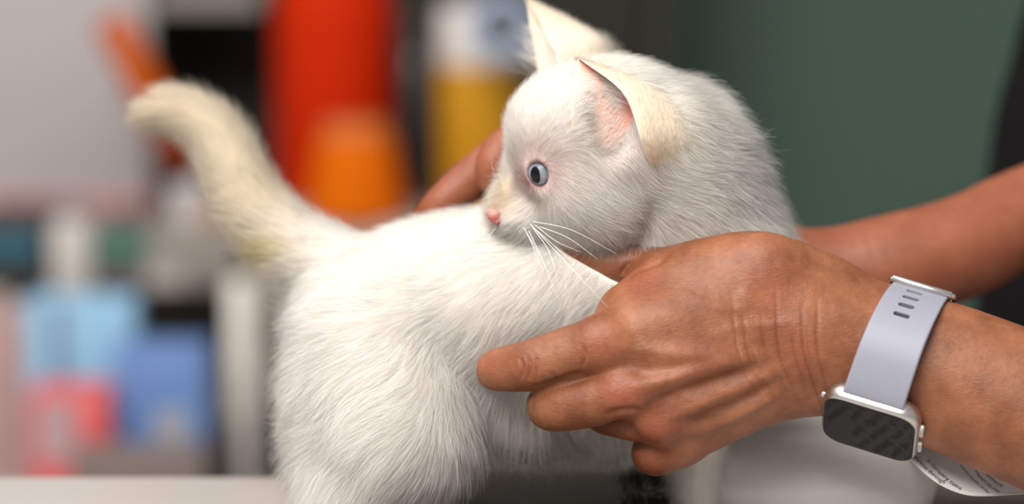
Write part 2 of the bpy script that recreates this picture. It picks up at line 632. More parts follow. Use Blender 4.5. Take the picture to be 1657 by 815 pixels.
at.data.foreach_set('value', np.clip(tone, 0, 1).astype(np.float32))

# dark shirt over trunk and upper arms
SHIRT = simple('dark_shirt', (0.006, 0.0055, 0.006), 0.95, spec=0.08, noise=0.2, nscale=60)
sf = Field(np.array([190, -440, -560.0]), np.array([680, 300, 120.0]), 7.0)
sf.chain([(395, -40, -100, 56), (430, 60, -150, 60), (440, 205, -220, 66)], 10)
sf.chain([(420, 60, -345, 50), (440, 130, -360, 60), (450, 215, -370, 66)], 10)
sf.chain([(440, 195, -220, 82), (450, 210, -370, 82)], 25)
sf.chain([(450, 185, -330, 150), (420, 0, -345, 170), (430, -250, -345, 165), (455, -420, -345, 150)], 30)
sv, sq = sf.mesh()
quad_mesh('shirt', to_world(sv) - PERSON_BASE, sq, SHIRT, person)
# ------------------------------------------------------------------ kitten
HC = V(968, 236, -32)
hS = nrm(np.array([0.20, -0.32, 0.92]))
hF = np.array([-0.965, -0.142, 0.20]); hF = nrm(hF - hS * (hF @ hS))
hU = np.cross(hF, hS)
HR = np.stack([hF, hU, hS])


def H(f, u, s):
    """head frame (forward, up, kitten's left), mm -> view space"""
    return HC + hF * f + hU * u + hS * s


def Hc(rows):
    return np.array([list(H(a, b, c)) + [r] for a, b, c, r in rows])


kf = Field(V(175, 1000, -70) + [0, -6, -70], V(1310, 60, -60) + [0, 0, 78], 1.2)
# trunk
kf.chain(C([(605, 508, -62, 112), (700, 492, -60, 138), (820, 482, -58, 150), (960, 470, -58, 146), (1090, 440, -58, 130), (1150, 440, -50, 112)]), 6)
kf.chain(C([(740, 570, -58, 105), (880, 590, -58, 108), (1040, 590, -58, 100)]), 10)
# near hind leg
kf.chain(C([(610, 570, -44, 112), (650, 680, -32, 106), (640, 730, -30, 84), (575, 830, -36, 52), (552, 880, -38, 40)]), 12)
kf.chain(C([(568, 640, -44, 84), (558, 760, -42, 68), (550, 830, -38, 48), (552, 888, -38, 34), (600, 925, -36, 32), (640, 930, -34, 30)]), 12)
# far hind leg
kf.chain(C([(640, 640, -84, 90), (640, 740, -88, 66), (610, 850, -90, 42), (600, 900, -90, 32), (650, 925, -88, 30)]), 10)
# forelegs
kf.chain(C([(1130, 520, -40, 80), (1125, 650, -52, 52), (1125, 780, -60, 38), (1125, 900, -60, 34), (1160, 928, -58, 30)]), 10)
kf.chain(C([(1130, 520, -80, 70), (1150, 650, -92, 50), (1165, 780, -98, 38), (1170, 890, -98, 34), (1200, 915, -96, 30)]), 10)
# neck
kf.chain(C([(1130, 410, -52, 118), (1108, 340, -46, 118), (1075, 260, -38, 116)]), 10)
# head
kf.ell(H(-2, 5, 0), (36, 30, 31), HR, 8)
kf.ell(H(15, 10, 0), (21, 20, 20), HR, 8)
kf.chain(Hc([(27, 4, 0, 9), (33.5, -8, 0, 6.5), (40.5, -19, 0, 5.5)]), 6)
kf.ell(H(35, -25, 6.5), (9.5, 7, 8), HR, 4)
kf.ell(H(35, -25, -6.5), (9.5, 7, 8), HR, 4)
kf.chain(Hc([(33, -32, 0, 5), (25, -31, 0, 8)]), 4)
kf.chain(Hc([(28, -24, 0, 10), (4, -22, 14, 14)]), 8)
kf.chain(Hc([(28, -24, 0, 10), (4, -22, -14, 14)]), 8)
kf.ell(H(8, -13, 17), (19, 16, 14), HR, 8)
kf.ell(H(8, -13, -17), (19, 16, 14), HR, 8)
# ear roots
kf.ell(V(1080, 215, -20), (14, 15, 12), None, 8)
kf.ell(V(992, 196, -1), (12, 16, 10.5), None, 3, cut=True)
kf.ell(V(970, 152, -2), (8, 13, 8), None, 3, cut=True)
# eyes
EYES = []
for side in (1, -1):
    gz = nrm(hF * 0.62 + hS * side * 0.80 + hU * 0.02)
    surf = H(30.2, -3.0, 18.4 * side)
    ec = surf - gz * 7.6
    kf.chain([list(ec) + [8.9], list(ec + gz * 0.01) + [8.9]], 4, 1)
    a1 = nrm(np.cross(hU, gz)) * side       # across the eye, towards the outer corner for the near one
    a2 = np.cross(gz, a1)
    a2 = a2 * np.sign(a2 @ hU)
    a2t = nrm(a2 + 0.18 * a1); a1t = nrm(a1 - a2t * (a1 @ a2t))
    kf.ell(ec + gz * 8.0, (4.8, 5.6, 7.0), np.stack([a1t, a2t, gz]), 1.2, cut=True)
    EYES.append((ec, gz, a1, a2))
# line of the mouth and notch under the nose
kf.chain(Hc([(46, -26, 0, .6), (44, -30, 0, 0.6)]), 1.2, 1, cut=True)
kf.chain(Hc([(43.5, -30.5, 2, .5), (39, -31, 9, 0.6), (33, -30.5, 13.4, 0.5)]), 1.2, 3, cut=True)
# tail
TAIL = [(560, 440, -66, 58), (472, 395, -74, 50), (418, 345, -84, 42), (382, 280, -94, 38), (356, 228, -102, 33), (316, 190, -108, 27), (272, 176, -112, 21), (240, 184, -114, 12)]
kf.chain(C(TAIL), 8)
kv, kq = kf.mesh()

KBASE = to_world(V(850, 900, -58)); KBASE[2] = TABLE_Z
PAW_MIN = to_world(kv)[:, 2].min()
0 and print('PAW', PAW_MIN, TABLE_Z, [tuple(np.round(to_px(ec + gz * 8), 1)) for ec, gz, _, _ in EYES], to_px(H(45, -22, 0)))


def KW(p):
    return to_world(p) - KBASE


kitten = empty('kitten', KBASE, 'white kitten with cream ears and tail standing between two hands, looking back', 'kitten')
PELT, nt, b = new_mat('kitten_skin')
ca = attr_node(nt, 'pelt')
nt.links.new(ca.outputs['Color'], b.inputs['Base Color'])
b.inputs['Roughness'].default_value = 0.8
b.inputs['Subsurface Weight'].default_value = 0.1
b.inputs['Subsurface Scale'].default_value = 0.003
body = quad_mesh('body', KW(kv), kq, PELT, kitten)
WHITE = np.array([0.94, 0.92, 0.88])


def coat_color(p):
    """colour of the coat at view-space points"""
    q = to_px(p)
    w = p[:, 2]
    c = np.tile(WHITE, (len(p), 1))

    def blend(mask, col):
        nonlocal c
        mask = np.clip(mask, 0, 1)[:, None]
        c = c * (1 - mask) + np.array(col) * mask

    def spot(ctr, r):
        d = np.linalg.norm((p - np.asarray(ctr)) / (np.asarray(r, float) * 0.25), axis=1)
        return np.exp(-d * d)
    td, tfr = seg_dist(q, [(a, b) for a, b, _, _ in TAIL])
    tail = (q[:, 0] < 540) & (q[:, 1] < 460)
    blend(np.where(tail, np.clip((tfr - 0.02) * 4, 0, 1) * 0.9, 0) * (td < 110), (0.72, 0.62, 0.46))
    blend(spot(V(440, 408, -66), (34, 20, 60)) * 0.9, (0.66, 0.56, 0.22))
    for e in (0, 1):
        ec, gz, a1, a2 = EYES[e]
        blend(spot(ec + gz * 8, (44, 40, 60)) * 0.65, (0.85, 0.60, 0.57))
        blend(spot(ec + gz * 8 - a1 * (4.5 if e == 0 else -4.5) - a2 * 3, (14, 14, 30)) * 0.8, (0.80, 0.48, 0.45))
        blend(spot(ec + gz * 8 + a2 * 7 + hF * -4, (60, 40, 60)) * 0.35, (0.86, 0.72, 0.69))
    blend(spot(H(40, -15, 5), (20, 30, 30)) * 0.75, (0.80, 0.66, 0.44))
    blend(spot(H(40, -19, 0), (26, 22, 40)) * 0.6, (0.82, 0.66, 0.50))
    blend(spot(V(1000, 250, -6), (90, 50, 90)) * 0.3, (0.86, 0.74, 0.70))
    blend(spot(V(930, 110, -50), (70, 40, 140)) * 0.4, (0.86, 0.75, 0.58))
    blend(spot(V(1090, 215, -18), (50, 60, 60)) * 0.35, (0.86, 0.77, 0.64))
    blend(spot(H(44, -25, 0), (20, 14, 24)) * 0.8, (0.80, 0.45, 0.42))
    # roots of the whiskers, and a speck on the cheek
    for x_, y_ in ((822, 361), (832, 360), (842, 359), (852, 358), (824, 371), (834, 372), (844, 371), (854, 369)):
        blend(np.exp(-((q - np.array([x_, y_])) ** 2).sum(1) / 4.2 ** 2) * (w > -27) * 0.85, (0.26, 0.22, 0.20))
    blend(np.exp(-((q - np.array([852, 339])) ** 2).sum(1) / 2.6 ** 2) * (w > -22) * 0.9, (0.12, 0.09, 0.08))
    return c


pc = coat_color(kv)
pc = pc * np.array([0.98, 0.94, 0.92])
dd = (((kv - V(992, 197, -3)) / np.array([14, 18.5, 14.0])) ** 2).sum(1)
kk = np.clip(1.5 - dd, 0, 1)[:, None]
for ec, gz, a1, a2 in EYES:
    d_ = kv - ec
    r_ = np.sqrt(((d_ @ a1) / 4.9) ** 2 + ((d_ @ a2) / 5.7) ** 2)
    rim_ = (np.clip(1.35 - r_, 0, .25) * 4 * ((d_ @ gz) > 1))[:, None]
    pc = pc * (1 - rim_) + np.array([0.40, 0.25, 0.25]) * rim_
hot = np.exp(-(((to_px(kv) - np.array([1012, 178])) / np.array([26, 36])) ** 2).sum(1))[:, None]
pc = pc * (1 - kk) + (np.array([0.52, 0.36, 0.40]) * (1 - hot) + np.array([0.52, 0.19, 0.15]) * hot) * kk
ca_ = body.data.attributes.new('pelt', 'FLOAT_COLOR', 'POINT')
ca_.data.foreach_set('color', np.hstack([pc, np.ones((len(pc), 1))]).astype(np.float32).ravel())


def sheet(A, B, Cc, ns=22, nt_=18, thick=0.9):
    """cup-shaped ear between margins A and B with back Cc (control rows, view mm); returns verts, quads, inner flags"""
    A, B, Cc = (catmull(x, 8) for x in (A, B, Cc))

    def at(c, s):
        i = s * (len(c) - 1)
        k = np.minimum(i.astype(int), len(c) - 2)
        f = (i - k)[:, None]
        return c[k] * (1 - f) + c[k + 1] * f
    s = np.linspace(0, 1, ns)
    a, b_, c_ = at(A, s), at(B, s), at(Cc, s)
    t = np.linspace(0, 1, nt_)[None, :, None]
    mid = 2 * c_ - 0.5 * (a + b_)
    P = a[:, None] * (1 - t) ** 2 + 2 * mid[:, None] * t * (1 - t) + b_[:, None] * t * t
    du = np.gradient(P, axis=0); dv = np.gradient(P, axis=1)
    N = nrm(np.cross(du, dv))
    edge = np.minimum(np.linspace(0, 1, nt_), 1 - np.linspace(0, 1, nt_))
    th = thick * np.clip(edge * 6, 0.25, 1)[None, :, None] * np.clip(0.3 + np.linspace(1, 0, ns) * 3, 0, 1)[:, None, None]
    out_ = P + N * th * 0.5
    in_ = P - N * th * 0.5
    return P, N, out_, in_


def ear(name, A, B, Cc, flip, mat):
    P, N, o_, i_ = sheet(A, B, Cc)
    ns, nt_ = P.shape[:2]
    vv = np.vstack([o_.reshape(-1, 3), i_.reshape(-1, 3)])
    n = ns * nt_
    q = []
    for i in range(ns - 1):
        for j in range(nt_ - 1):
            a = i * nt_ + j
            q.append((a, a + 1, a + nt_ + 1, a + nt_))
            q.append((n + a, n + a + nt_, n + a + nt_ + 1, n + a + 1))
    ring = [i * nt_ for i in range(ns)] + [(ns - 1) * nt_ + j for j in range(1, nt_)] + [i * nt_ + nt_ - 1 for i in range(ns - 2, -1, -1)] + list(range(nt_ - 2, 0, -1))
    for a, b_ in zip(ring, ring[1:] + ring[:1]):
        q.append((a, n + a, n + b_, b_))
    o = quad_mesh(name, KW(vv), np.array(q), mat, kitten)
    bm = bmesh.new(); bm.from_mesh(o.data); bmesh.ops.recalc_face_normals(bm, faces=bm.faces); bm.to_mesh(o.data); bm.free()
    return o, P, N, o_, i_


def R3(rows):
    return np.array([V(*r) for r in rows])


EARM, nt, b = new_mat('ear_skin')
ca = attr_node(nt, 'pelt')
nt.links.new(ca.outputs['Color'], b.inputs['Base Color'])
b.inputs['Roughness'].default_value = 0.7
b.inputs['Subsurface Weight'].default_value = 0.25
b.inputs['Subsurface Scale'].default_value = 0.003
# rows run from base to tip
NEAR_A = R3([(958, 285, -14), (936, 250, -3), (924, 200, 0), (924, 150, -3), (934, 96, -9)])
NEAR_B = R3([(1082, 304, -26), (1054, 270, -5), (1036, 222, 9), (1008, 150, 5), (936, 94, -8)])
NEAR_C = R3([(1100, 296, -30), (1122, 258, -17), (1118, 205, -15), (1052, 140, -13), (938, 96, -10)])
FAR_A = R3([(872, 125, -72), (866, 80, -80), (858, 40, -84), (853, 3, -84)])
FAR_B = R3([(908, 125, -48), (898, 84, -56), (878, 44, -70), (855, 2, -82)])
FAR_C = R3([(990, 105, -66), (972, 68, -72), (920, 34, -80), (857, 2, -84)])
e1 = ear('ear', NEAR_A, NEAR_B, NEAR_C, 1, EARM)
e2 = ear('ear', FAR_A, FAR_B, FAR_C, 1, EARM)
for e, far in ((e1, 0), (e2, 1)):
    P = e[1]
    n = P.shape[0] * P.shape[1]
    s = np.linspace(0, 1, P.shape[0])[:, None] * np.ones((1, P.shape[1]))
    t = np.ones((P.shape[0], 1)) * np.linspace(0, 1, P.shape[1])[None]
    cc = P.mean((0, 1))
    cream = np.array([0.68, 0.56, 0.43])
    outer = np.tile(cream, (n, 1))
    inner = np.array([0.68, 0.36, 0.30])[None] * np.ones((n, 1))
    deep = np.clip(1 - s * 2.2, 0, 1).ravel()[:, None] * np.exp(-((t - 0.5) / 0.4) ** 2).ravel()[:, None]
    inner = inner * (1 - deep) + np.array([0.50, 0.36, 0.40]) * deep
    rim = np.clip(1 - np.minimum(t, 1 - t) * 9, 0, 1).ravel()[:, None]
    inner = inner * (1 - rim) + np.array([0.86, 0.68, 0.52]) * rim
    # which layer is the hollow side: the one towards the chord between the margins
    chord = (P[:, :1] + P[:, -1:]) / 2
    hollow_is_plus = ((e[3] - e[4]) * (chord - P)).sum(-1).mean() > 0
    col = np.vstack([inner, outer]) if hollow_is_plus else np.vstack([outer, inner])
    x = e[0].data.attributes.new('pelt', 'FLOAT_COLOR', 'POINT')
    x.data.foreach_set('color', np.hstack([col, np.ones((2 * n, 1))]).astype(np.float32).ravel())
    if far == 0: EAR_NEAR = (P, e[3], e[4], hollow_is_plus)
    else: EAR_FAR = (P, e[3], e[4], hollow_is_plus)


# eyeballs
def eye_material():
    m, nt, b = new_mat('eye')
    N, L = nt.nodes, nt.links
    tc = N.new('ShaderNodeTexCoord')
    sx = N.new('ShaderNodeSeparateXYZ'); L.new(tc.outputs['Object'], sx.inputs[0])

    def math_(op, a, b_=None):
        n = N.new('ShaderNodeMath'); n.operation = op
        for i, v in enumerate((a, b_)):
            if v is None: continue
            if isinstance(v, (int, float)): n.inputs[i].default_value = v
            else: L.new(v, n.inputs[i])
        return n.outputs[0]
    x, y = math_('MULTIPLY', sx.outputs[0], 1000), math_('MULTIPLY', sx.outputs[1], 1000)
    r = math_('SQRT', math_('ADD', math_('MULTIPLY', x, x), math_('MULTIPLY', y, y)))
    xp = math_('DIVIDE', math_('ADD', x, 0.5), 2.35); yp = math_('DIVIDE', y, 3.7)
    rp = math_('SQRT', math_('ADD', math_('MULTIPLY', xp, xp), math_('MULTIPLY', yp, yp)))
    pup = N.new('ShaderNodeMapRange'); pup.inputs[1].default_value = 0.92; pup.inputs[2].default_value = 1.08
    L.new(rp, pup.inputs[0])
    ramp = N.new('ShaderNodeValToRGB')
    cr = ramp.color_ramp
    cr.elements[0].position = 0.0; cr.elements[0].color = (0.16, 0.185, 0.215, 1)
    cr.elements[1].position = 1.0; cr.elements[1].color = (0.55, 0.40, 0.38, 1)
    for p_, c_ in ((0.42, (0.23, 0.255, 0.285, 1)), (0.54, (0.15, 0.18, 0.23, 1)), (0.60, (0.035, 0.037, 0.045, 1)), (0.68, (0.5, 0.34, 0.32, 1))):
        e = cr.elements.new(p_); e.color = c_
    L.new(math_('DIVIDE', r, 8.0), ramp.inputs[0])
    nz = N.new('ShaderNodeTexNoise'); nz.inputs['Scale'].default_value = 900
    L.new(tc.outputs['Object'], nz.inputs['Vector'])
    ov = N.new('ShaderNodeMix'); ov.data_type = 'RGBA'; ov.blend_type = 'OVERLAY'; ov.inputs[0].default_value = 0.35
    L.new(ramp.outputs[0], ov.inputs[6]); L.new(nz.outputs[0], ov.inputs[7])
    mx = N.new('ShaderNodeMix'); mx.data_type = 'RGBA'
    mx.inputs[6].default_value = (0.004, 0.004, 0.005, 1)
    L.new(pup.outputs[0], mx.inputs[0]); L.new(ov.outputs[2], mx.inputs[7])
    L.new(mx.outputs[2], b.inputs['Base Color'])
    b.inputs['Roughness'].default_value = 0.25
    b.inputs['Specular IOR Level'].default_value = 0.15
    b.inputs['Coat Weight'].default_value = 0.16
    b.inputs['Coat Roughness'].default_value = 0.03
    return m


EYE = eye_material()
LID = simple('eyelid', (0.50, 0.27, 0.26), 0.5)
for ec, gz, a1, a2 in EYES:
    bm = bmesh.new()
    bmesh.ops.create_uvsphere(bm, u_segments=40, v_segments=24, radius=0.008)
    for v in bm.verts:                      # cornea
        r = math.hypot(v.co.x, v.co.y)
        if v.co.z > 0: v.co.z += 0.0009 * max(0, 1 - (r / 0.0055) ** 2)
    o = bm_obj('eye', bm, EYE, kitten, smooth=True, angle=180)
    x_ = a1 if a1 @ np.cross(a2, gz) > 0 else -a1
    Mw = Matrix([list(x_ @ VR) + [0], list(a2 @ VR) + [0], list(gz @ VR) + [0], [0, 0, 0, 1]]).transposed()
    o.matrix_local = Matrix.Translation(Vector(KW(ec))) @ Mw
    o['label'] = 'blue grey eye with dark upright pupil'

# nose leather
nf = Field(H(45, -22, 0) - 14, H(45, -22, 0) + 14, 0.4)
nf.chain(Hc([(44.6, -22.0, 2.6, 2.2), (45.6, -22.3, 0, 2.4), (44.6, -22.0, -2.6, 2.2)]), 1.5, 3)
nf.chain(Hc([(45.6, -22.5, 0, 2.3), (45.0, -26.2, 0, 1.2)]), 2, 3)
nf.ell(H(43.2, -20.0, 0), (3.0, 2.6, 3.4), HR, 2)
nf.chain(C([(793, 344, -33, 8), (795, 345, -28, 9), (800, 349, -24, 8)]), 1.5, 3)
nf.chain(C([(800, 350, -23.5, 9), (804, 359, -23, 5)]), 2, 1)
nf.chain(C([(799, 362, -20.5, 1.8), (805, 358, -20.5, 2.4), (810, 352, -20.5, 1.8)]), 0.8, 3, cut=True)
for s_ in (1, -1):
    nf.chain(Hc([(46.6, -23.3, 2.2 * s_, .7), (43.9, -23.5, 4.6 * s_, .9)]), 0.8, 1, cut=True)
nv_, nq_ = nf.mesh()
NOSE, nt, b = new_mat('nose_leather')
ca = attr_node(nt, 'pelt')
nt.links.new(ca.outputs['Color'], b.inputs['Base Color'])
b.inputs['Roughness'].default_value = 0.5
b.inputs['Specular IOR Level'].default_value = 0.3
nose = quad_mesh('nose', KW(nv_), nq_, NOSE, kitten)
nose['label'] = 'pink nose'
kk = np.clip((to_px(nv_)[:, 1] - 336) / 18, 0, 1)[:, None]
cc = np.array([0.50, 0.33, 0.27]) * (1 - kk) + np.array([0.36, 0.085, 0.080]) * kk
x = nose.data.attributes.new('pelt', 'FLOAT_COLOR', 'POINT')
x.data.foreach_set('color', np.hstack([cc, np.ones((len(cc), 1))]).astype(np.float32).ravel())
# ------------------------------------------------------------------ fur
def strands(name, root, nor, d0, d1, length, rad, col, lie, parent, K=6, curl=None, to_local=KW, tip=0.25):
    """write hair curves; all arrays are per strand, view space mm"""
    n = len(root)
    t = np.linspace(0, 1, K)[None, :, None]
    L = length[:, None, None]
    P = root[:, None] + L * (d0[:, None] * (t - 0.5 * t * t) + d1[:, None] * (0.5 * t * t))
    return P


def write_hair(name, P, rad, col, lie, parent, to_local, mat, tip=0.3):
    n, K = P.shape[:2]
    cu = bpy.data.hair_curves.new(name)
    cu.add_curves([K] * n)
    pos = to_local(P.reshape(-1, 3)).astype(np.float32)
    cu.points.foreach_set('position', pos.ravel())
    tt = np.linspace(0, 1, K)[None]
    r = (rad[:, None] * (1 - (1 - tip) * tt ** 1.5)).astype(np.float32)
    cu.points.foreach_set('radius', (r * 0.001).ravel())
    a = cu.attributes.new('hair_color', 'FLOAT_COLOR', 'CURVE')
    a.data.foreach_set('color', np.hstack([col, np.ones((n, 1))]).astype(np.float32).ravel())
    a = cu.attributes.new('lie', 'FLOAT_VECTOR', 'CURVE')
    a.data.foreach_set('vector', (lie @ VR).astype(np.float32).ravel())
    cu.materials.append(mat)
    return link(bpy.data.objects.new(name, cu), parent)


def sample_mesh(v, q, n, weight):
    a, b_, c_, d_ = (v[q[:, i]] for i in range(4))
    area = 0.5 * np.linalg.norm(np.cross(c_ - a, d_ - b_), axis=1)
    ctr = (a + b_ + c_ + d_) / 4
    p = area * weight(ctr)
    k = rng.choice(len(q), n, p=p / p.sum())
    u, w_ = rng.random((n, 1)), rng.random((n, 1))
    return a[k] * (1 - u) * (1 - w_) + b_[k] * u * (1 - w_) + c_[k] * u * w_ + d_[k] * (1 - u) * w_


def clump(P, cell, amount, power=1.5):
    """draw strands towards a guide strand near them"""
    n, K = P.shape[:2]
    m = max(8, int(cell))
    g = rng.choice(n, min(m, n), replace=False)
    kd = kdtree.KDTree(len(g))
    for i, j in enumerate(g): kd.insert(P[j, 0], i)
    kd.balance()
    own = np.array([kd.find(p)[1] for p in P[:, 0]])
    gp = P[g[own]]
    am = (amount if np.ndim(amount) else np.full(n, amount))[:, None, None] * np.linspace(0, 1, K)[None, :, None] ** power
    return P * (1 - am) + gp * am


# how the coat lies: (pixel x, y, w) -> (direction right, up, towards camera), reach px
FLOW = [
    ((560, 400, -60), (-0.8, 0.3, 0.2), 60), ((520, 480, -30), (-1, -0.15, 0.2), 80), ((490, 580, -40), (-1, -0.2, 0.2), 70),
    ((470, 700, -40), (-0.9, -0.35, 0.1), 80), ((600, 470, -30), (-1, -0.1, 0.1), 90), ((700, 350, -50), (-1, 0.12, 0.1), 90),
    ((790, 360, -35), (-1, -0.1, 0.1), 90), ((760, 450, -20), (-0.9, -0.35, 0.1), 90), ((860, 450, -20), (-0.8, -0.5, 0.1), 90),
    ((830, 540, -25), (-0.6, -0.7, 0.1), 80), ((640, 600, -10), (-0.8, -0.5, 0.1), 90), ((740, 620, -15), (-0.35, -0.9, 0.1), 70),
    ((640, 720, -5), (-0.75, -0.65, 0.1), 90), ((740, 720, -20), (0.05, -1, 0.1), 60), ((560, 780, -15), (-0.6, -0.75, 0.1), 90),
    ((860, 660, -40), (0.1, -1, 0.1), 80), ((960, 680, -40), (0.2, -1, 0.1), 80), ((1060, 650, -40), (0.2, -1, 0.1), 100),
    ((1000, 480, -15), (-0.7, -0.6, 0.1), 100),
    # neck
    ((1140, 140, -40), (1, 0.3, 0.0), 60), ((1190, 210, -35), (1, 0.05, 0.0), 60), ((1220, 290, -30), (1, -0.1, 0.1), 60),
    ((1250, 370, -30), (0.9, -0.35, 0.1), 60), ((1120, 300, -15), (0.95, -0.3, 0.1), 70), ((1150, 380, -15), (0.9, -0.4, 0.1), 80),
    ((1150, 560, -30), (0, -1, 0.1), 120), ((1180, 780, -50), (0, -1, 0.1), 120),
    # head
    ((800, 325, -22), (0.1, 1, 0.2), 22), ((822, 300, -20), (0.35, 0.8, 0.3), 24), ((818, 240, -30), (-0.1, 1, 0.1), 30),
    ((838, 190, -35), (0.1, 1, 0.1), 35), ((875, 200, -15), (0.4, 0.9, 0.1), 35), ((880, 120, -50), (0.4, 0.9, 0.0), 35),
    ((950, 95, -45), (0.8, 0.5, 0.0), 40), ((1030, 110, -40), (1, 0.2, 0), 45), ((900, 240, -10), (0.6, 0.6, 0.1), 30),
    ((870, 320, -8), (0.9, -0.15, 0.1), 28), ((845, 350, -12), (0.95, -0.3, 0.1), 24), ((850, 385, -15), (0.8, -0.6, 0.1), 24),
    ((815, 368, -20), (0.6, -0.8, 0.1), 14), ((920, 300, -4), (0.9, -0.1, 0.1), 35), ((940, 360, -4), (0.8, -0.55, 0.1), 40),
    ((910, 395, -12), (0.7, -0.75, 0.1), 30), ((1000, 330, -4), (0.85, -0.5, 0.15), 45), ((1000, 390, -8), (0.7, -0.75, 0.1), 40),
    ((1060, 320, -8), (0.9, -0.35, 0.15), 45), ((1060, 240, -8), (0.6, -0.75, 0.2), 40), ((980, 280, -2), (0.7, -0.4, 0.2), 30),
    ((1100, 180, -20), (0.9, 0.1, 0.1), 40),
]
for i in range(len(TAIL) - 1):
    a, b_ = TAIL[i], TAIL[i + 1]
    m = (np.array(a[:3]) + np.array(b_[:3])) / 2
    d = V(*b_[:3]) - V(*a[:3])
    FLOW.append((tuple(m), tuple(d / np.linalg.norm(d)), 26 + 0.2 * a[3]))
FC = np.array([V(*f[0]) for f in FLOW])
FD = nrm(np.array([f[1] for f in FLOW]))
FRr = np.array([f[2] for f in FLOW]) * 0.25


def flow(p):
    acc = np.zeros_like(p)
    for c, d, r in zip(FC, FD, FRr):
        w_ = 1.0 / (((p - c) ** 2).sum(1) / (r * r) + 0.15) ** 2
        acc += w_[:, None] * d
    return nrm(acc)


def field_val(p, pts, default):
    """smooth value from (pixel x, y, w, reach px, value)"""
    acc = np.full(len(p), 0.02 * default)
    ws = np.full(len(p), 0.02)
    for x, y, w, r, v in pts:
        k = 1.0 / (((p - V(x, y, w)) ** 2).sum(1) / (r * 0.25) ** 2 + 0.1) ** 2
        acc += k * v
        ws += k
    return acc / ws


LEN = [(700, 340, -50, 90, 11), (780, 330, -40, 60, 8), (560, 420, -60, 60, 13), (500, 560, -40, 90, 18), (650, 560, -10, 100, 15), (760, 640, -20, 70, 22),
       (640, 740, -5, 100, 20), (480, 740, -40, 80, 18), (860, 660, -40, 90, 24), (1000, 660, -40, 100, 24), (820, 460, -20, 100, 11), (960, 460, -20, 90, 10),
       (1150, 150, -40, 60, 17), (1210, 260, -30, 60, 18), (1250, 360, -30, 60, 18), (1120, 330, -10, 70, 12),
       (800, 330, -22, 20, 1.6), (820, 300, -18, 20, 2.6), (818, 240, -30, 30, 3.4), (860, 290, -8, 24, 2.4), (840, 325, -16, 22, 2.0), (840, 350, -12, 22, 2.4), (830, 378, -15, 20, 3.0), (815, 362, -22, 12, 2.0),
       (850, 180, -35, 40, 5.5), (930, 110, -45, 50, 6), (1030, 110, -40, 50, 9), (905, 270, -5, 28, 5), (930, 330, -4, 40, 7.5), (900, 390, -12, 30, 9),
       (980, 350, -4, 40, 11), (1000, 395, -8, 40, 13), (1060, 340, -8, 40, 11), (980, 250, -2, 30, 6), (1070, 220, -8, 40, 7), (1090, 170, -16, 30, 7),
       (430, 350, -80, 40, 15), (370, 250, -95, 40, 15), (320, 190, -105, 30, 15), (240, 178, -112, 30, 13), (500, 420, -66, 40, 12),
       (1160, 800, -50, 120, 10)]
LIFT = [(700, 340, -50, 90, .25), (500, 560, -40, 80, .5), (640, 600, -10, 100, .3), (760, 700, -20, 70, .3), (860, 690, -40, 90, .3),
        (1150, 130, -40, 60, .7), (1210, 260, -30, 60, .85), (1260, 370, -30, 60, .85), (800, 330, -22, 30, .2), (850, 310, -8, 40, .22),
        (830, 200, -35, 40, .4), (950, 340, -4, 40, .28), (1000, 400, -8, 40, .4), (930, 100, -45, 50, .4), (1060, 330, -8, 40, .35),
        (430, 350, -80, 60, .55), (330, 200, -100, 60, .6), (230, 180, -112, 40, .5)]


def in_eye(p):
    m = np.zeros(len(p), bool)
    for ec, gz, a1, a2 in EYES:
        d = p - ec
        m |= (((d @ a1) / 5.3) ** 2 + ((d @ a2) / 5.8) ** 2 < 1) & (d @ gz > 2)
    return m


NHAIR = int(340000 * FUR_AMOUNT)


def density(c):
    q = to_px(c)
    vis = np.ones(len(c))
    vis[(q[:, 1] > 860)] = 0.12
    vis[(q[:, 0] > 1120) & (q[:, 1] > 440)] = 0.6
    nrmz = kf.grad(c)[:, 2]
    vis *= np.where(nrmz < -0.35, 0.25, 1.0)
    face = np.exp(-(((c - V(850, 320, -15)) ** 2).sum(1)) / 22.0 ** 2) + 0.8 * np.exp(-(((c - V(960, 260, -10)) ** 2).sum(1)) / 32.0 ** 2)
    return vis * (1 + 1.5 * face)


root = sample_mesh(kv, kq, NHAIR, density)
ok = ~in_eye(root) & (nf.sample(np.clip(root, nf.lo + 0.5, nf.lo + nf.h * (nf.n - 2))) > 0.2)
ok &= ((root - H(44.5, -22.5, 0)) ** 2).sum(1) > 4.0 ** 2
ok &= ((root - V(798, 348, -22)) ** 2).sum(1) > 3.6 ** 2
ok &= ~(((root - V(994, 192, -1)) / np.array([11, 15, 10.5])) ** 2).sum(1).__lt__(1)
ok &= ~(((root - V(972, 150, -2)) / np.array([7, 11, 8])) ** 2).sum(1).__lt__(1)
ok &= ~((hf.sample(root) < 0.3) & (root[:, 0] < 235))
root = root[ok]
nor = kf.grad(root, 1.6)
fl = flow(root)
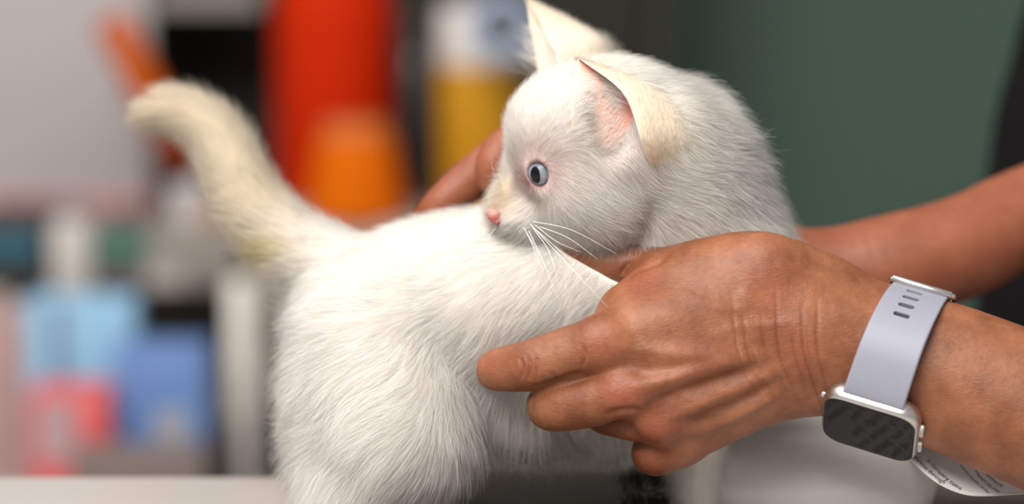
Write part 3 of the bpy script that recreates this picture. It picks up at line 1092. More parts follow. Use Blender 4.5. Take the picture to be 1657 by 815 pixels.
# unruly coat: swirl the flow by slow noise
ph = np.stack([np.sin(root @ v * f + o) for v, f, o in ((np.array([.8, .5, .3]), .21, 1.0), (np.array([-.4, .9, .2]), .17, 2.2), (np.array([.2, -.6, .8]), .26, 4.1))], -1)
fl = nrm(fl + 0.22 * ph + rng.normal(0, 0.16, root.shape))
fl = nrm(fl - nor * (fl * nor).sum(1, keepdims=True) * 0.9)
lift = field_val(root, LIFT, 0.35)[:, None] + rng.normal(0, 0.07, (len(root), 1))
wild = rng.random(len(root)) < 0.22
length = field_val(root, LEN, 10.0) * rng.uniform(0.45, 1.1, len(root)) * np.where(wild, 1.2, 1.0)
lift = lift + (wild * 0.22)[:, None]
d0 = nrm(fl * (1 - lift) + nor * (lift + 0.12))
d1 = nrm(fl + nor * (lift * 0.35 - 0.05) + np.array([0, -0.18, 0]))
P = strands('', root, nor, d0, d1, length, None, None, None, None)
big = np.clip((length - 4) / 8, 0, 1) * np.where(wild, 0.25, 1)
P = clump(P, len(root) / 300, 0.19 * big, 1.2)
P = clump(P, len(root) / 24, 0.24 * big + 0.04, 1.8)
# waviness
K = P.shape[1]
wv_ = rng.normal(0, 1, (len(P), 1, 3)) * np.sin(np.linspace(0, 1, K) * 5 + 0.4)[None, :, None] * (0.026 * length)[:, None, None] * np.linspace(0, 1, K)[None, :, None]
P = P + wv_
# the hands press the coat down
for fld, lim in ((hf, 0.4), (ff, 0.4)):
    hi = fld.lo + fld.h * (fld.n - 2)
    flat = P.reshape(-1, 3)
    inside = ((flat > fld.lo + 1) & (flat < hi - 1)).all(1)
    s_ = np.full(len(flat), 9.0)
    s_[inside] = fld.sample(flat[inside])
    hit = np.where((s_ < lim) & inside)[0]
    if len(hit):
        g_ = fld.grad(flat[hit])
        flat[hit] += g_ * (np.minimum(lim - s_[hit], 5.0))[:, None]
    P = flat.reshape(P.shape)
    bad = (np.where(inside, s_, 9).reshape(P.shape[:2]) < -4.5).any(1)
    keep = ~bad
    P, root, nor, length = P[keep], root[keep], nor[keep], length[keep]
col = coat_color(root) * rng.uniform(0.90, 1.05, (len(root), 1))
rad = np.clip(0.020 + 0.0012 * length, 0.021, 0.038)
lie = nrm(nor + 0.24 * rng.normal(0, 1, nor.shape))
fur = write_hair('fur', P, rad, np.clip(col, 0, 0.97), lie, kitten, KW, FUR)
tag(fur, kind='stuff')

# short coat on the ears, fringes at their margins
eP, eR, eC, eN = [], [], [], []
for (Pm, o_, i_, plus), far in ((EAR_NEAR, 0), (EAR_FAR, 1)):
    ns, nt_ = Pm.shape[:2]
    outer, inn = (i_, o_) if plus else (o_, i_)
    n = int(9000 * FUR_AMOUNT)

    def pick(grid, s, t):
        i = np.clip(s * (ns - 1), 0, ns - 1.001); j = np.clip(t * (nt_ - 1), 0, nt_ - 1.001)
        a, b_ = i.astype(int), j.astype(int)
        fa, fb = (i - a)[:, None], (j - b_)[:, None]
        return grid[a, b_] * (1 - fa) * (1 - fb) + grid[a + 1, b_] * fa * (1 - fb) + grid[a, b_ + 1] * (1 - fa) * fb + grid[a + 1, b_ + 1] * fa * fb
    s, t = rng.random(n) ** 1.2, rng.random(n)
    p = pick(outer, s, t)
    on = nrm(p - pick(inn, s, t))
    up = nrm(pick(outer, np.minimum(s + 0.05, 1), t) - pick(outer, np.maximum(s - 0.05, 0), t))
    d = nrm(up + 0.5 * on + rng.normal(0, 0.28, p.shape))
    ln = rng.uniform(1.4, 3.4, n) * (1 + 1.4 * (1 - s))
    low_ = np.clip(1 - s / 0.38, 0, 1)[:, None]
    back_ = np.array([0.65, -0.75, 0.25]) if far == 0 else np.array([0.5, -0.5, 0.3])
    d = nrm(d * (1 - low_) + (back_ + rng.normal(0, 0.4, p.shape)) * low_ + on * 0.3 * low_)
    ln = ln * (1 + (1.3 if far == 0 else 0.3) * low_[:, 0])
    eP.append(strands('', p, on, d, nrm(d + (up * 0.5 - on * 0.15) * (1 - low_)), ln, 0, 0, 0, 0)); eN.append(on)
    c = np.array([0.82, 0.74, 0.61]) * (1 - (1 - s)[:, None] ** 2 * 0.5) + WHITE * ((1 - s)[:, None] ** 2 * 0.5)
    eC.append(c * rng.uniform(.93, 1.05, (n, 1))); eR.append(np.full(n, 0.035))
    # fringe rooted on the fore margin, reaching across the opening
    m = int(1500 * FUR_AMOUNT) if far == 0 else int(2200 * FUR_AMOUNT)
    s, t = rng.random(m) * 0.75, rng.random(m) * 0.12 + 0.01
    if far: s, t = rng.random(m) * 0.6, rng.random(m)
    p = pick(inn, s, t)
    on = nrm(pick(inn, s, t) - pick(outer, s, t))
    up = nrm(pick(outer, np.minimum(s + 0.05, 1), t) - pick(outer, np.maximum(s - 0.05, 0), t))
    if far == 0:
        d = nrm(np.array([0.55, 0.35, 0.55]) + 0.3 * up + rng.normal(0, 0.22, p.shape)); ln = rng.uniform(4, 11, m) * (1.05 - s)
        d1_ = nrm(d + np.array([0.5, 0.25, -0.1]))
    else:
        d = nrm(np.array([-0.9, 0.0, 0.3]) + 0.35 * up + rng.normal(0, 0.2, p.shape)); ln = rng.uniform(7, 16, m) * (1.1 - s)
        d1_ = nrm(d + np.array([-0.2, 0.7, 0.0]))
    eP.append(strands('', p, on, d, d1_, ln, 0, 0, 0, 0)); eN.append(nrm(np.tile([0.1, 0.5, 0.85], (m, 1))))
    eC.append(np.tile([0.90, 0.85, 0.79], (m, 1))); eR.append(np.full(m, 0.045))
    if far == 0:                            # hair before the ear opening and from its floor
        m = int(2600 * FUR_AMOUNT)
        s, t = rng.random(m) * 0.32, rng.random(m)
        p = pick(inn, s, t)
        d = nrm(np.array([-0.25, 0.75, 0.6]) + rng.normal(0, 0.3, p.shape)); ln = rng.uniform(3, 8, m)
        eP.append(strands('', p, on[:1], d, nrm(d + np.array([0.35, 0.2, -0.1])), ln, 0, 0, 0, 0)); eN.append(nrm(np.tile([0.1, 0.4, 0.9], (m, 1))))
        eC.append(np.tile([0.88, 0.80, 0.75], (m, 1))); eR.append(np.full(m, 0.04))
ear_fur = write_hair('ear_fur', np.vstack(eP), np.hstack(eR), np.clip(np.vstack(eC), 0, .95), np.vstack(eN), kitten, KW, FUR)
tag(ear_fur, kind='stuff')

# whiskers
WHISK = simple('whisker', (0.92, 0.90, 0.86), 0.35)
for (x0, y0, w0), (x1, y1, w1), (x2, y2, w2) in (
        ((858, 362, -10), (912, 420, 6), (985, 498, 16)), ((862, 368, -10), (890, 410, 2), (906, 470, 8)), ((868, 372, -10), (905, 405, 4), (935, 432, 8)),
        ((856, 374, -11), (880, 425, 0), (905, 488, 6)), ((862, 358, -9), (925, 372, 4), (1000, 412, 8)), ((852, 376, -12), (868, 405, -2), (880, 448, 3)),
        ((866, 364, -9), (900, 390, 3), (940, 408, 8)), ((848, 368, -12), (862, 398, -4), (872, 432, 0)), ((872, 366, -8), (920, 385, 5), (968, 420, 12)),
        ((874, 235, -9), (868, 200, 0), (872, 168, 4)), ((872, 234, -9), (860, 205, 2), (848, 178, 6)), ((812, 300, -26), (800, 282, -18), (795, 262, -14)),
        ((806, 366, -26), (796, 376, -18), (784, 392, -12))):
    pts = catmull([V(x0, y0, w0 - 1.5), V(x1, y1, w1), V(x2, y2, w2)], 7)
    v_, f_ = tube(pts, np.linspace(0.12, 0.025, len(pts)), 6)
    mesh_obj('whisker', KW(np.array(v_)), f_, WHISK, kitten)
# ------------------------------------------------------------------ wrist watch
SILVER = simple('brushed_silver', (0.62, 0.60, 0.58), 0.32, metal=1.0)
STRAPM = simple('lilac_grey_rubber', (0.2214, 0.2296, 0.2829), 0.55, noise=0.04, nscale=900)
GLASS = simple('black_glass', (0.012, 0.012, 0.013), 0.05, spec=0.09)
BLACKP = simple('black_plastic', (0.015, 0.015, 0.016), 0.4)
wa = nrm(np.array([0.93, -0.28, 0.25]))           # along the arm
we1 = np.array([0, 1.0, 0]); we1 = nrm(we1 - wa * (we1 @ wa))
we2 = np.cross(wa, we1); we2 = we2 * np.sign(we2[2])
WC = V(1447, 574, -3)
WBASE = to_world(WC)
watch = empty('wrist_watch', WBASE, 'square silver smart watch with lilac grey strap worn on the near wrist', 'watch')


def WL(a, e1, e2):
    """along the arm, up, towards the camera (mm) -> watch-local metres"""
    p = WC + wa * a + we1 * e1 + we2 * e2
    return to_world(p) - WBASE


fn = nrm(np.array([-0.85, 0.53]))                        # face normal in (e1, e2)
ft = np.array([0.53, 0.85])                              # up the face
CC = np.array([-27.6, 10.8])                             # centre of the case


def WF(a, t, n):
    """case frame: along the arm, up the face, out of the face"""
    q = CC + ft * t + fn * n
    return WL(a, q[0], q[1])


def rounded(hw, hh, r, seg=8):
    out = []
    for cx, cy_, a0 in ((hw - r, hh - r, 0), (-hw + r, hh - r, 90), (-hw + r, -hh + r, 180), (hw - r, -hh + r, 270)):
        for k in range(seg + 1):
            a = math.radians(a0 + 90 * k / seg)
            out.append((cx + r * math.cos(a), cy_ + r * math.sin(a)))
    return out


def stack(name, layers, mat, frame=WF, parent=None):
    """layers: (half width, half height, corner radius, n)"""
    vv, ff = [], []
    m = None
    for hw, hh, r, n in layers:
        ring = rounded(hw, hh, r)
        m = len(ring)
        vv += [frame(x, y, n) for x, y in ring]
    for i in range(len(layers) - 1):
        for k in range(m):
            k2 = (k + 1) % m
            ff.append((i * m + k, i * m + k2, (i + 1) * m + k2, (i + 1) * m + k))
    ff.append(tuple(range(m))[::-1])
    ff.append(tuple((len(layers) - 1) * m + k for k in range(m)))
    bm = bmesh.new()
    bv = [bm.verts.new(v) for v in vv]
    for f in ff: bm.faces.new([bv[i] for i in f])
    return bm_obj(name, bm, mat, parent or watch, smooth=True, angle=30)


case = stack('case', [(15, 15, 6, -5.6), (18.2, 18.2, 7.5, -4.6), (19.6, 19.6, 8.5, -2.5), (20.2, 20.2, 9, 0), (20.0, 20.0, 9, 2.2), (19.2, 19.2, 8.4, 3.6), (18.5, 18.5, 7.8, 4.1)], SILVER)
case['label'] = 'silver metal case'
scr = stack('screen', [(18.8, 18.8, 8.0, 3.6), (18.8, 18.8, 8.0, 4.2), (18.3, 18.3, 7.6, 4.36), (17.4, 17.4, 7.0, 4.42)], GLASS)
scr['label'] = 'glossy black screen'
for a0, t0 in ((20.6, -8), (20.6, 5), (-20.6, 9)):
    def fr(x, y, n, a0=a0, t0=t0): return WF(a0 + n * (1 if a0 > 0 else -1), t0 + x, y)
    stack('button', [(4.2, 1.3, 1.2, -1.0), (4.2, 1.3, 1.2, 0.5), (3.9, 1.0, 0.9, 0.9)], SILVER, fr)

# strap: a band following a path round the wrist, with slots
path = np.array([CC + ft * 17.5 + fn * 0.5, CC + ft * 20.5 + fn * 0.2, (-9, 30.0), (2, 30.2), (11, 27.0), (18.5, 20.5), (24, 12.5), (27, 5.5), (28.2, 0.5)])
pth = catmull(path, 40)
seglen = np.r_[0, np.cumsum(np.linalg.norm(np.diff(pth, axis=0), axis=1))]
NL = 220
sN = np.linspace(0, seglen[-1], NL)
pl = np.stack([np.interp(sN, seglen, pth[:, i]) for i in (0, 1)], -1)
tg = nrm(np.gradient(pl, axis=0))
pn = np.stack([-tg[:, 1], tg[:, 0]], -1)
pn = pn * np.sign((pn * (pl - np.array([0, 0]))).sum(1, keepdims=True))
NA = 90
hwid = np.interp(sN, [0, 6, seglen[-1]], [12.6, 12.4, 11.4])
TH = 1.7
slots = [(seglen[-1] - 24.5), (seglen[-1] - 18.8), (seglen[-1] - 13.1), (seglen[-1] - 7.4)]
uu = np.linspace(-1, 1, NA)
vo_, vi_ = [], []
for i in range(NL):
    for u in uu:
        e = max(0, (abs(u) - 0.93) / 0.07)
        lift_ = TH * 0.5 * math.sqrt(max(0.0, 1 - e * e * 0.85))
        po = pl[i] + pn[i] * lift_
        pi_ = pl[i] - pn[i] * lift_
        sk = 3.2 * sN[i] / seglen[-1]
        vo_.append(WL(u * hwid[i] + sk, po[0], po[1]))
        vi_.append(WL(u * hwid[i] + sk, pi_[0], pi_[1]))
hole = np.zeros((NL - 1, NA - 1), bool)
for i in range(NL - 1):
    sm = (sN[i] + sN[i + 1]) / 2
    for j in range(NA - 1):
        am = (uu[j] + uu[j + 1]) / 2 * hwid[i] + 1.2
        for s0 in slots:
            dx = max(0, abs(am) - 2.3)
            if dx * dx + (sm - s0) ** 2 < 1.05 ** 2: hole[i, j] = True
n_ = NL * NA
ff = []
for i in range(NL - 1):
    for j in range(NA - 1):
        if hole[i, j]: continue
        a = i * NA + j
        ff.append((a, a + 1, a + NA + 1, a + NA))
        ff.append((n_ + a, n_ + a + NA, n_ + a + NA + 1, n_ + a + 1))
        for di, dj, e0, e1_ in ((0, -1, a, a + NA), (0, 1, a + 1, a + NA + 1), (-1, 0, a, a + 1), (1, 0, a + NA, a + NA + 1)):
            ii, jj = i + di, j + dj
            if not (0 <= ii < NL - 1 and 0 <= jj < NA - 1) or hole[ii, jj]:
                ff.append((e0, e1_, n_ + e1_, n_ + e0))
bm = bmesh.new()
bv = [bm.verts.new(v) for v in vo_ + vi_]
for f in ff: bm.faces.new([bv[i] for i in f])
strap = bm_obj('strap', bm, STRAPM, watch, smooth=True, angle=50)
strap['label'] = 'lilac grey rubber strap with slots'
# far half of the strap, round the back of the wrist
path2 = catmull(np.array([(27.4, 1.5), (27.6, -6), (24, -15), (14, -23), (0, -26), (-14, -24), (-26, -14), CC - ft * 20 + fn * -1]), 12)
tg2 = nrm(np.gradient(path2, axis=0))
vv, ff = [], []
prof = [(-11.4, .8), (11.4, .8), (11.7, 0), (11.4, -.8), (-11.4, -.8), (-11.7, 0)]
for p, t_ in zip(path2, tg2):
    n2 = np.array([-t_[1], t_[0]])
    for x, y in prof:
        q = p + n2 * y
        vv.append(WL(x + 3.2, q[0], q[1]))
for i in range(len(path2) - 1):
    for k in range(6):
        k2 = (k + 1) % 6
        ff.append((i * 6 + k, i * 6 + k2, i * 6 + 6 + k2, i * 6 + 6 + k))
mesh_obj('strap', vv, ff, STRAPM, watch, smooth=False)
# buckle frame: a rounded metal loop at the end of the upper strap
loop = []
for x, y in ((-11.6, 0), (11.6, 0)):
    loop.append((x, y))
ring = [(-11.8, 29.6, 1.2), (0, 29.8, 1.2), (11.8, 29.6, 1.2), (13.0, 29.0, -1.0), (13.2, 27.6, -8), (12.5, 26.4, -10), (0, 26.0, -10.3), (-12.5, 26.4, -10), (-13.2, 27.6, -8), (-13.0, 29.0, -1.0), (-11.8, 29.6, 1.2)]
rp = catmull(ring, 6) + np.array([3.2, 0, 0])
v_, f_ = tube([np.array(WL(*r)) for r in rp], 0.00125, 10)
mesh_obj('buckle', v_, f_, SILVER, watch)
v_, f_ = tube([np.array(WL(x_ + 3.2, 29.7, 1.3)) for x_ in (-12.6, -12.2, 0, 12.2, 12.6)], [0.001, 0.0016, 0.0016, 0.0016, 0.001], 12)
mesh_obj('buckle_bar', v_, f_, SILVER, watch)

# ------------------------------------------------------------------ exam table and things on it
tab = empty('exam_table', (0.05, 1.05, 0), 'pale laminate exam table the kitten stands on', 'table')
TM = simple('pale_table_top', (0.48, 0.448, 0.424), 0.3, noise=0.03, nscale=15)
STEEL = simple('steel', (0.4, 0.4, 0.4), 0.35, metal=1.0)
box_obj('tabletop', (0, 0, TABLE_Z - 0.02), (1.3, 0.5, 0.04), TM, tab, bev=0.006)
for sx in (-1, 1):
    for sy in (-1, 1):
        box_obj('leg', (sx * 0.58, sy * 0.2, (TABLE_Z - 0.04) / 2), (0.05, 0.05, TABLE_Z - 0.04), STEEL, tab, bev=0.004)

PAPER = simple('white_paper', (0.629, 0.595, 0.5865), 0.7)
INK = simple('ink', (0.06, 0.06, 0.07), 0.7)


def text_mesh(body, size):
    cu = bpy.data.curves.new('print', 'FONT')
    cu.body = body
    cu.size = size
    cu.resolution_u = 2
    o = bpy.data.objects.new('print', cu)
    COL.objects.link(o)
    bpy.context.view_layer.update()
    me = bpy.data.meshes.new_from_object(o.evaluated_get(bpy.context.evaluated_depsgraph_get()))
    bpy.data.objects.remove(o)
    vv = [tuple(v.co) for v in me.vertices]
    ff = [tuple(p.vertices) for p in me.polygons]
    bpy.data.meshes.remove(me)
    return vv, ff


tab.location = (-0.25, 0.965, 0)

# curled printed sheet under the forearm
low = catmull(np.array([(1440, 716, -6), (1476, 745, -6), (1500, 768, -6), (1530, 788, -6), (1572, 801, -8), (1640, 799, -12), (1720, 790, -16)], float), 8)
upp = catmull(np.array([(1452, 660, -28), (1490, 672, -30), (1520, 688, -30), (1556, 702, -31), (1600, 716, -32), (1680, 746, -34), (1740, 766, -36)], float), 8)
bak = catmull(np.array([(1470, 740, -62), (1510, 745, -62), (1545, 755, -62), (1580, 765, -62), (1620, 775, -62), (1690, 790, -62), (1750, 800, -62)], float), 8)
pv = []
S_ = 26
for i in range(S_):
    s = i / (S_ - 1) * 2
    row = low * (1 - s) + upp * s if s <= 1 else upp * (2 - s) + bak * (s - 1)
    if 0.6 < s < 1.4:
        k = (0.4 - abs(s - 1)) / 0.4
        row = row + np.array([0, 12, 0]) * k * k
    pv.append([V(*r) for r in row])
pv = np.array(pv)
nc = pv.shape[1]
PB = to_world(V(1600, 900, -62)); PB[2] = TABLE_Z
paper = empty('paper_sheet', PB, 'curled white sheet of printed paper under the forearm with the watch', 'paper')
# its far side runs down to lie on the table
last = np.array([to_world(p) for p in pv[-1]])
ext = last.copy(); ext[:, 2] = TABLE_Z + 0.002; ext[:, 1] += 0.02
ext2 = ext.copy(); ext2[:, 1] += 0.05; ext2[:, 2] = TABLE_Z + 0.001
pw = np.vstack([to_world(pv.reshape(-1, 3)), ext, ext2]) - PB
rows = S_ + 2
ff = [(i * nc + j, i * nc + j + 1, (i + 1) * nc + j + 1, (i + 1) * nc + j) for i in range(rows - 1) for j in range(nc - 1)]
po = mesh_obj('sheet', pw, ff, PAPER, paper)
sd = po.modifiers.new('s', 'SOLIDIFY'); sd.thickness = 0.0003; sd.offset = -1


def on_paper(px, py):
    """height of the sheet at a pixel: nearest point of its grid"""
    g = to_px(pv[:14].reshape(-1, 3))
    d = ((g - np.array([px, py])) ** 2).sum(1)
    k = np.argsort(d)[:4]
    wts = 1 / (d[k] + 1e-3)
    return float((pv[:14].reshape(-1, 3)[k, 2] * wts).sum() / wts.sum())


PRINTS = [('service through', (1479, 739), (48, 44), 9.5), ('o company name', (1500, 745), (54, 48), 9.5),
          ('and the results of the', (1553, 752), (46, 46), 6.5), ('report to our', (1577, 762), (40, 36), 7.5), ('patient', (1592, 762), (30, 26), 7.5)]
for body_, (bx, by), (dx, dy), size in PRINTS:
    tv_, tf_ = text_mesh(body_, 1.0)
    wid = max(v[0] for v in tv_)
    L = math.hypot(dx, dy)
    ux, uy = dx / L, dy / L
    out = []
    for x, y, _ in tv_:
        f = x / wid
        bend = 5.0 * f * (1 - f) * 2
        X = bx + f * dx + y * size * uy - bend * uy
        Y = by + f * dy - y * size * ux + bend * ux
        out.append(to_world(V(X, Y, on_paper(X, Y) + 0.35)) - PB)
    mesh_obj('print', out, tf_, INK, paper, smooth=False)

# flat printed sheet on the table, seen mirrored in the watch
fnw = we1 * fn[0] + we2 * fn[1]
ccw = WC + we1 * CC[0] + we2 * CC[1]
vd = nrm(ccw - np.array([0, 0, FOCUS * 1000.0]))
rd = (vd - 2 * (vd @ fnw) * fnw) @ VR
hit = to_world(ccw); hit = hit + rd * ((TABLE_Z - hit[2]) / rd[2])
sheet2 = empty('paper_sheet', (hit[0], hit[1], TABLE_Z), 'flat white sheet of printed paper on the table beneath the near hand', 'paper')
box_obj('sheet', (0, 0, 0.0006), (0.10, 0.13, 0.0008), PAPER, sheet2)
for k in range(18):
    line = ('service through the', 'o company name and', 'report to our patient', 'the results of the')[k % 4]
    tv_, tf_ = text_mesh(line, 0.0062)
    mesh_obj('print', [(x - 0.045, y + 0.056 - k * 0.0066, 0.0012) for x, y, _ in tv_], tf_, INK, sheet2, smooth=False)
sheet2.rotation_euler = (0, 0, math.radians(100))

# white towel behind the near hand
TOWEL = simple('white_towel', (0.62, 0.585, 0.57), 0.95, noise=0.04, nscale=200, bump=0.5)


def WY(px, py, Y):
    """pixel ray at world distance Y"""
    d = FWD + RIGHT * (px - 828.5) / FPX + UP * (407.5 - py) / FPX
    return np.array([0, 0, CAMZ]) + d * (Y / d[1])


tb = WY(1300, 900, 1.165); tb[2] = TABLE_Z
towel = empty('folded_towel', tb, 'folded white towel on the table behind the near hand', 'towel')
zt = WY(1300, 694, 1.165)[2] - TABLE_Z
bm = bmesh.new()
bm_box(bm, (0.0, 0.0, zt * 0.5), (0.112, 0.085, zt), zt * 0.47)
for v in bm.verts: v.co.z += 0.0016 * math.sin(v.co.x * 140) * (v.co.z > zt * 0.4)
bm_obj('towel_cloth', bm, TOWEL, towel, smooth=True, angle=80)

# dark mat added to stand for the shade under the kitten
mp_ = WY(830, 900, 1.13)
shade_o = empty('shade_mat', (WY(790, 900, 1.13)[0], 1.10, TABLE_Z), 'dark brown mat added on the exam table for the shade under the kitten', 'mat')
box_obj('shade_sheet', (0, 0, 0.0015), (0.155, 0.22, 0.003), simple('shade_brown', (0.050, 0.039, 0.031), 0.7, noise=0.2, nscale=80), shade_o, bev=0.001)

# black and white fluffy toy under the little finger
TOYB = np.array(V(1062, 862, -66))
toyw = to_world(TOYB); toyw[2] = TABLE_Z
toy = empty('plush_toy', toyw, 'black fluffy toy with white tufts on the table under the little finger', 'toy')
tyf = Field(V(960, 940, -66) + [0, -4, -32], V(1170, 750, -66) + [0, 4, 32], 1.3)
tyf.ell(V(1062, 868, -66), (17, 15, 16), None, 4)
tyf.ell(V(1052, 790, -66), (12, 8, 10), None, 5)
tyf.ell(V(1112, 848, -66), (12, 17, 12), None, 5)
tyv, tyq = tyf.mesh()
TOYM = simple('black_plush', (0.02, 0.02, 0.02), 0.9)
LT = lambda p: to_world(p) - toyw
quad_mesh('toy_body', LT(tyv), tyq, TOYM, toy)
tr = sample_mesh(tyv, tyq, int(9000 * FUR_AMOUNT), lambda c: np.ones(len(c)))
tn = tyf.grad(tr)
td_ = nrm(tn + np.array([0.1, 0.2, 0]) + rng.normal(0, 0.3, tr.shape))
TP = strands('', tr, tn, td_, nrm(td_ + np.array([0.5, 0.2, 0])), rng.uniform(3, 7, len(tr)), 0, 0, 0, 0)
tq_ = to_px(tr)
white_ = ((tq_[:, 0] > 1100) & (rng.random(len(tr)) < 0.75)) | ((np.abs(tq_[:, 1] - 796 - 0.05 * (tq_[:, 0] - 1050)) < 9) & (rng.random(len(tr)) < .6))
tc_ = np.where(white_[:, None], np.array([0.75, 0.73, 0.70]), np.array([0.012, 0.012, 0.012]))
tag(write_hair('toy_fur', TP, np.full(len(tr), 0.07), tc_, tn, toy, LT, FUR), kind='stuff')

# ------------------------------------------------------------------ desk and shelf behind
YF = 2.16                                               # front of the things on the desk
DESK_Z = WY(200, 752, YF)[2]
desk = empty('desk', (-0.2, 2.18, 0), 'white desk along the back wall carrying boxes and bottles', 'desk')
box_obj('desktop', (0, 0.1, DESK_Z - 0.02), (2.4, 0.75, 0.04), WHITE_TOP, desk, bev=0.004)
for sx in (-1, 1):
    box_obj('leg', (sx * 1.1, 0.1, (DESK_Z - 0.04) / 2), (0.06, 0.6, DESK_Z - 0.04), WHITE_TOP, desk, bev=0.004)


def mat(c, r=0.5, **k):
    return simple('paint_%d' % len(bpy.data.materials), c, r, **k)


def span(x0, x1, y0, y1, Y):
    """pixel box at distance Y -> centre x, width, bottom z, top z"""
    a, b_ = WY(x0, y1, Y), WY(x1, y0, Y)
    return (a[0] + b_[0]) / 2, b_[0] - a[0], a[2], b_[2]


# grey cabinet under the bottles
cx, wd, z0, z1 = span(416, 1080, 362, 752, YF + 0.06)
cab = empty('drawer_cabinet', (cx, YF + 0.16, DESK_Z), 'taupe grey drawer cabinet on the desk with bottles on top', 'cabinet')
TAUPE = mat((0.30, 0.265, 0.235), 0.5, noise=0.06)
hz = z1 - DESK_Z
box_obj('body', (0, 0, hz / 2), (wd, 0.2, hz), TAUPE, cab, bev=0.003)
for r_ in range(2):
    for c_ in range(2):
        dr = box_obj('drawer', ((c_ - 0.5) * wd * 0.49, -0.103, hz * (0.27 + 0.46 * r_)), (wd * 0.46, 0.012, hz * 0.42), TAUPE, cab, bev=0.003)
        box_obj('handle', ((c_ - 0.5) * wd * 0.49, -0.115, hz * (0.27 + 0.46 * r_)), (0.06, 0.012, 0.01), STEEL, dr, bev=0.003)
CTOP = DESK_Z + hz
# dark open hutch behind the bottles
hx0, hx1 = WY(236, 100, YF + 0.36)[0], WY(1076, 100, YF + 0.36)[0]
hutch = empty('shelf_unit', ((hx0 + hx1) / 2, YF + 0.39, DESK_Z), 'dark open shelf unit against the back wall', 'shelf')
DARK = mat((0.042, 0.040, 0.034), 0.8, spec=0.1, noise=0.1)
hw = hx1 - hx0
hh = 0.9
box_obj('back_panel', (0, 0.12, hh / 2), (hw, 0.012, hh), DARK, hutch)
for s_ in (-1, 1):
    box_obj('side_panel', (s_ * (hw / 2 - 0.008), 0, hh / 2), (0.016, 0.24, hh), DARK, hutch)
sz = WY(350, -14, YF + 0.36)[2] - DESK_Z
box_obj('shelf', (-hw * 0.5 + 0.06, -0.02, sz), (0.11, 0.2, 0.018), mat((0.24, 0.225, 0.20), 0.6), hutch)


def bottle(name, label, x0, x1, y0, base, Y, colr, prof, cap=None, group=None, rough=0.3, **k):
    """prof: (radius fraction, height fraction) of the body"""
    cx, wd, _, ztop = span(x0, x1, y0, 300, Y)
    r = wd / 2
    h = ztop - base
    o = empty(name, (cx, Y + r, base), label, 'bottle', group)
    lathe('body', [(r * a, h * b_) for a, b_ in prof], mat(colr, rough, **k), o)
    if cap:
        pc, cc = cap
        lathe('cap', [(r * a, h * b_) for a, b_ in pc], mat(cc, 0.4), o)['label'] = cap_label(cc)
    return o


def cap_label(c):
    return 'white cap' if min(c) > 0.4 else ('black cap' if max(c) < 0.1 else 'coloured cap')


bottle('spray_bottle', 'tall red plastic bottle standing on the grey cabinet', 440, 634, -160, CTOP, YF + 0.14, (0.47, 0.019, 0.001),
       [(0.85, 0), (0.95, 0.01), (1, 0.04), (1, 0.62), (0.9, 0.74), (0.5, 0.82), (0.36, 0.85), (0.36, 0.9)],
       ([(0.42, 0.895), (0.44, 0.9), (0.44, 0.99), (0.38, 1.0)], (0.6, 0.58, 0.55)), rough=0.7, spec=0.06)
bottle('squat_bottle', 'short orange bottle with pale shoulder before the red one', 492, 652, 208, CTOP, YF + 0.05, (0.60, 0.115, 0.001),
       [(0.95, 0), (1, 0.02), (1, 0.3), (0.84, 0.6), (0.80, 0.8), (0.72, 0.86)],
       ([(0.70, 0.855), (0.70, 0.97), (0.62, 1.0)], (0.55, 0.15, 0.035)), rough=0.7, spec=0.06)
bottle('dark_bottle', 'slim black bottle between the red and the yellow bottle', 640, 708, 40, CTOP, YF + 0.16, (0.018, 0.020, 0.019),
       [(0.9, 0), (1, 0.02), (1, 0.75), (0.6, 0.86), (0.5, 0.88)], ([(0.55, 0.875), (0.55, 0.99), (0.5, 1.0)], (0.02, 0.02, 0.02)))
yb = bottle('pill_jar', 'yellow plastic jar with a white screw lid', 708, 846, 14, CTOP, YF + 0.08, (0.50, 0.235, 0.007),
            [(0.92, 0), (1, 0.02), (1, 0.68), (0.98, 0.72), (0.9, 0.73)], ([(0.99, 0.725), (1.0, 0.74), (0.98, 0.97), (0.9, 1.0)], (0.62, 0.58, 0.56)), rough=0.5, spec=0.3)
# roll of pale blue tape hanging from a peg before the jar
tcx = WY(812, 44, YF + 0.02)
roll = empty('tape_roll', tcx, 'pale blue roll of tape leaning on the white lid of the yellow jar', 'tape')
v_, f_ = [], []
Rb, rb, hd = 0.0265, 0.0135, 0.011
ringp = [(rb, -hd), (Rb - .001, -hd), (Rb, -hd + .001), (Rb, hd - .001), (Rb - .001, hd), (rb, hd)]
for k in range(40):
    a = 2 * math.pi * k / 40
    for r_, y_ in ringp: v_.append((r_ * math.cos(a), y_, r_ * math.sin(a)))
for k in range(40):
    k2 = (k + 1) % 40
    for j in range(6):
        j2 = (j + 1) % 6
        f_.append((k * 6 + j, k2 * 6 + j, k2 * 6 + j2, k * 6 + j2))
tape = mesh_obj('tape', v_, f_, mat((0.33, 0.40, 0.52), 0.6), roll)
tape.rotation_euler = (0, 0, 0.15)
peg_v, peg_f = tube([(0, -0.02, 0.008), (0, 0.05, 0.008), (0, 0.4, 0.008)], 0.0018, 8)
lathe('core', [(0.0137, -0.009), (0.0137, 0.009)], mat((0.02, 0.018, 0.016), 0.8), tape, M=Matrix.Rotation(math.pi / 2, 4, 'X'))
mesh_obj('peg', peg_v, peg_f, STEEL, roll)

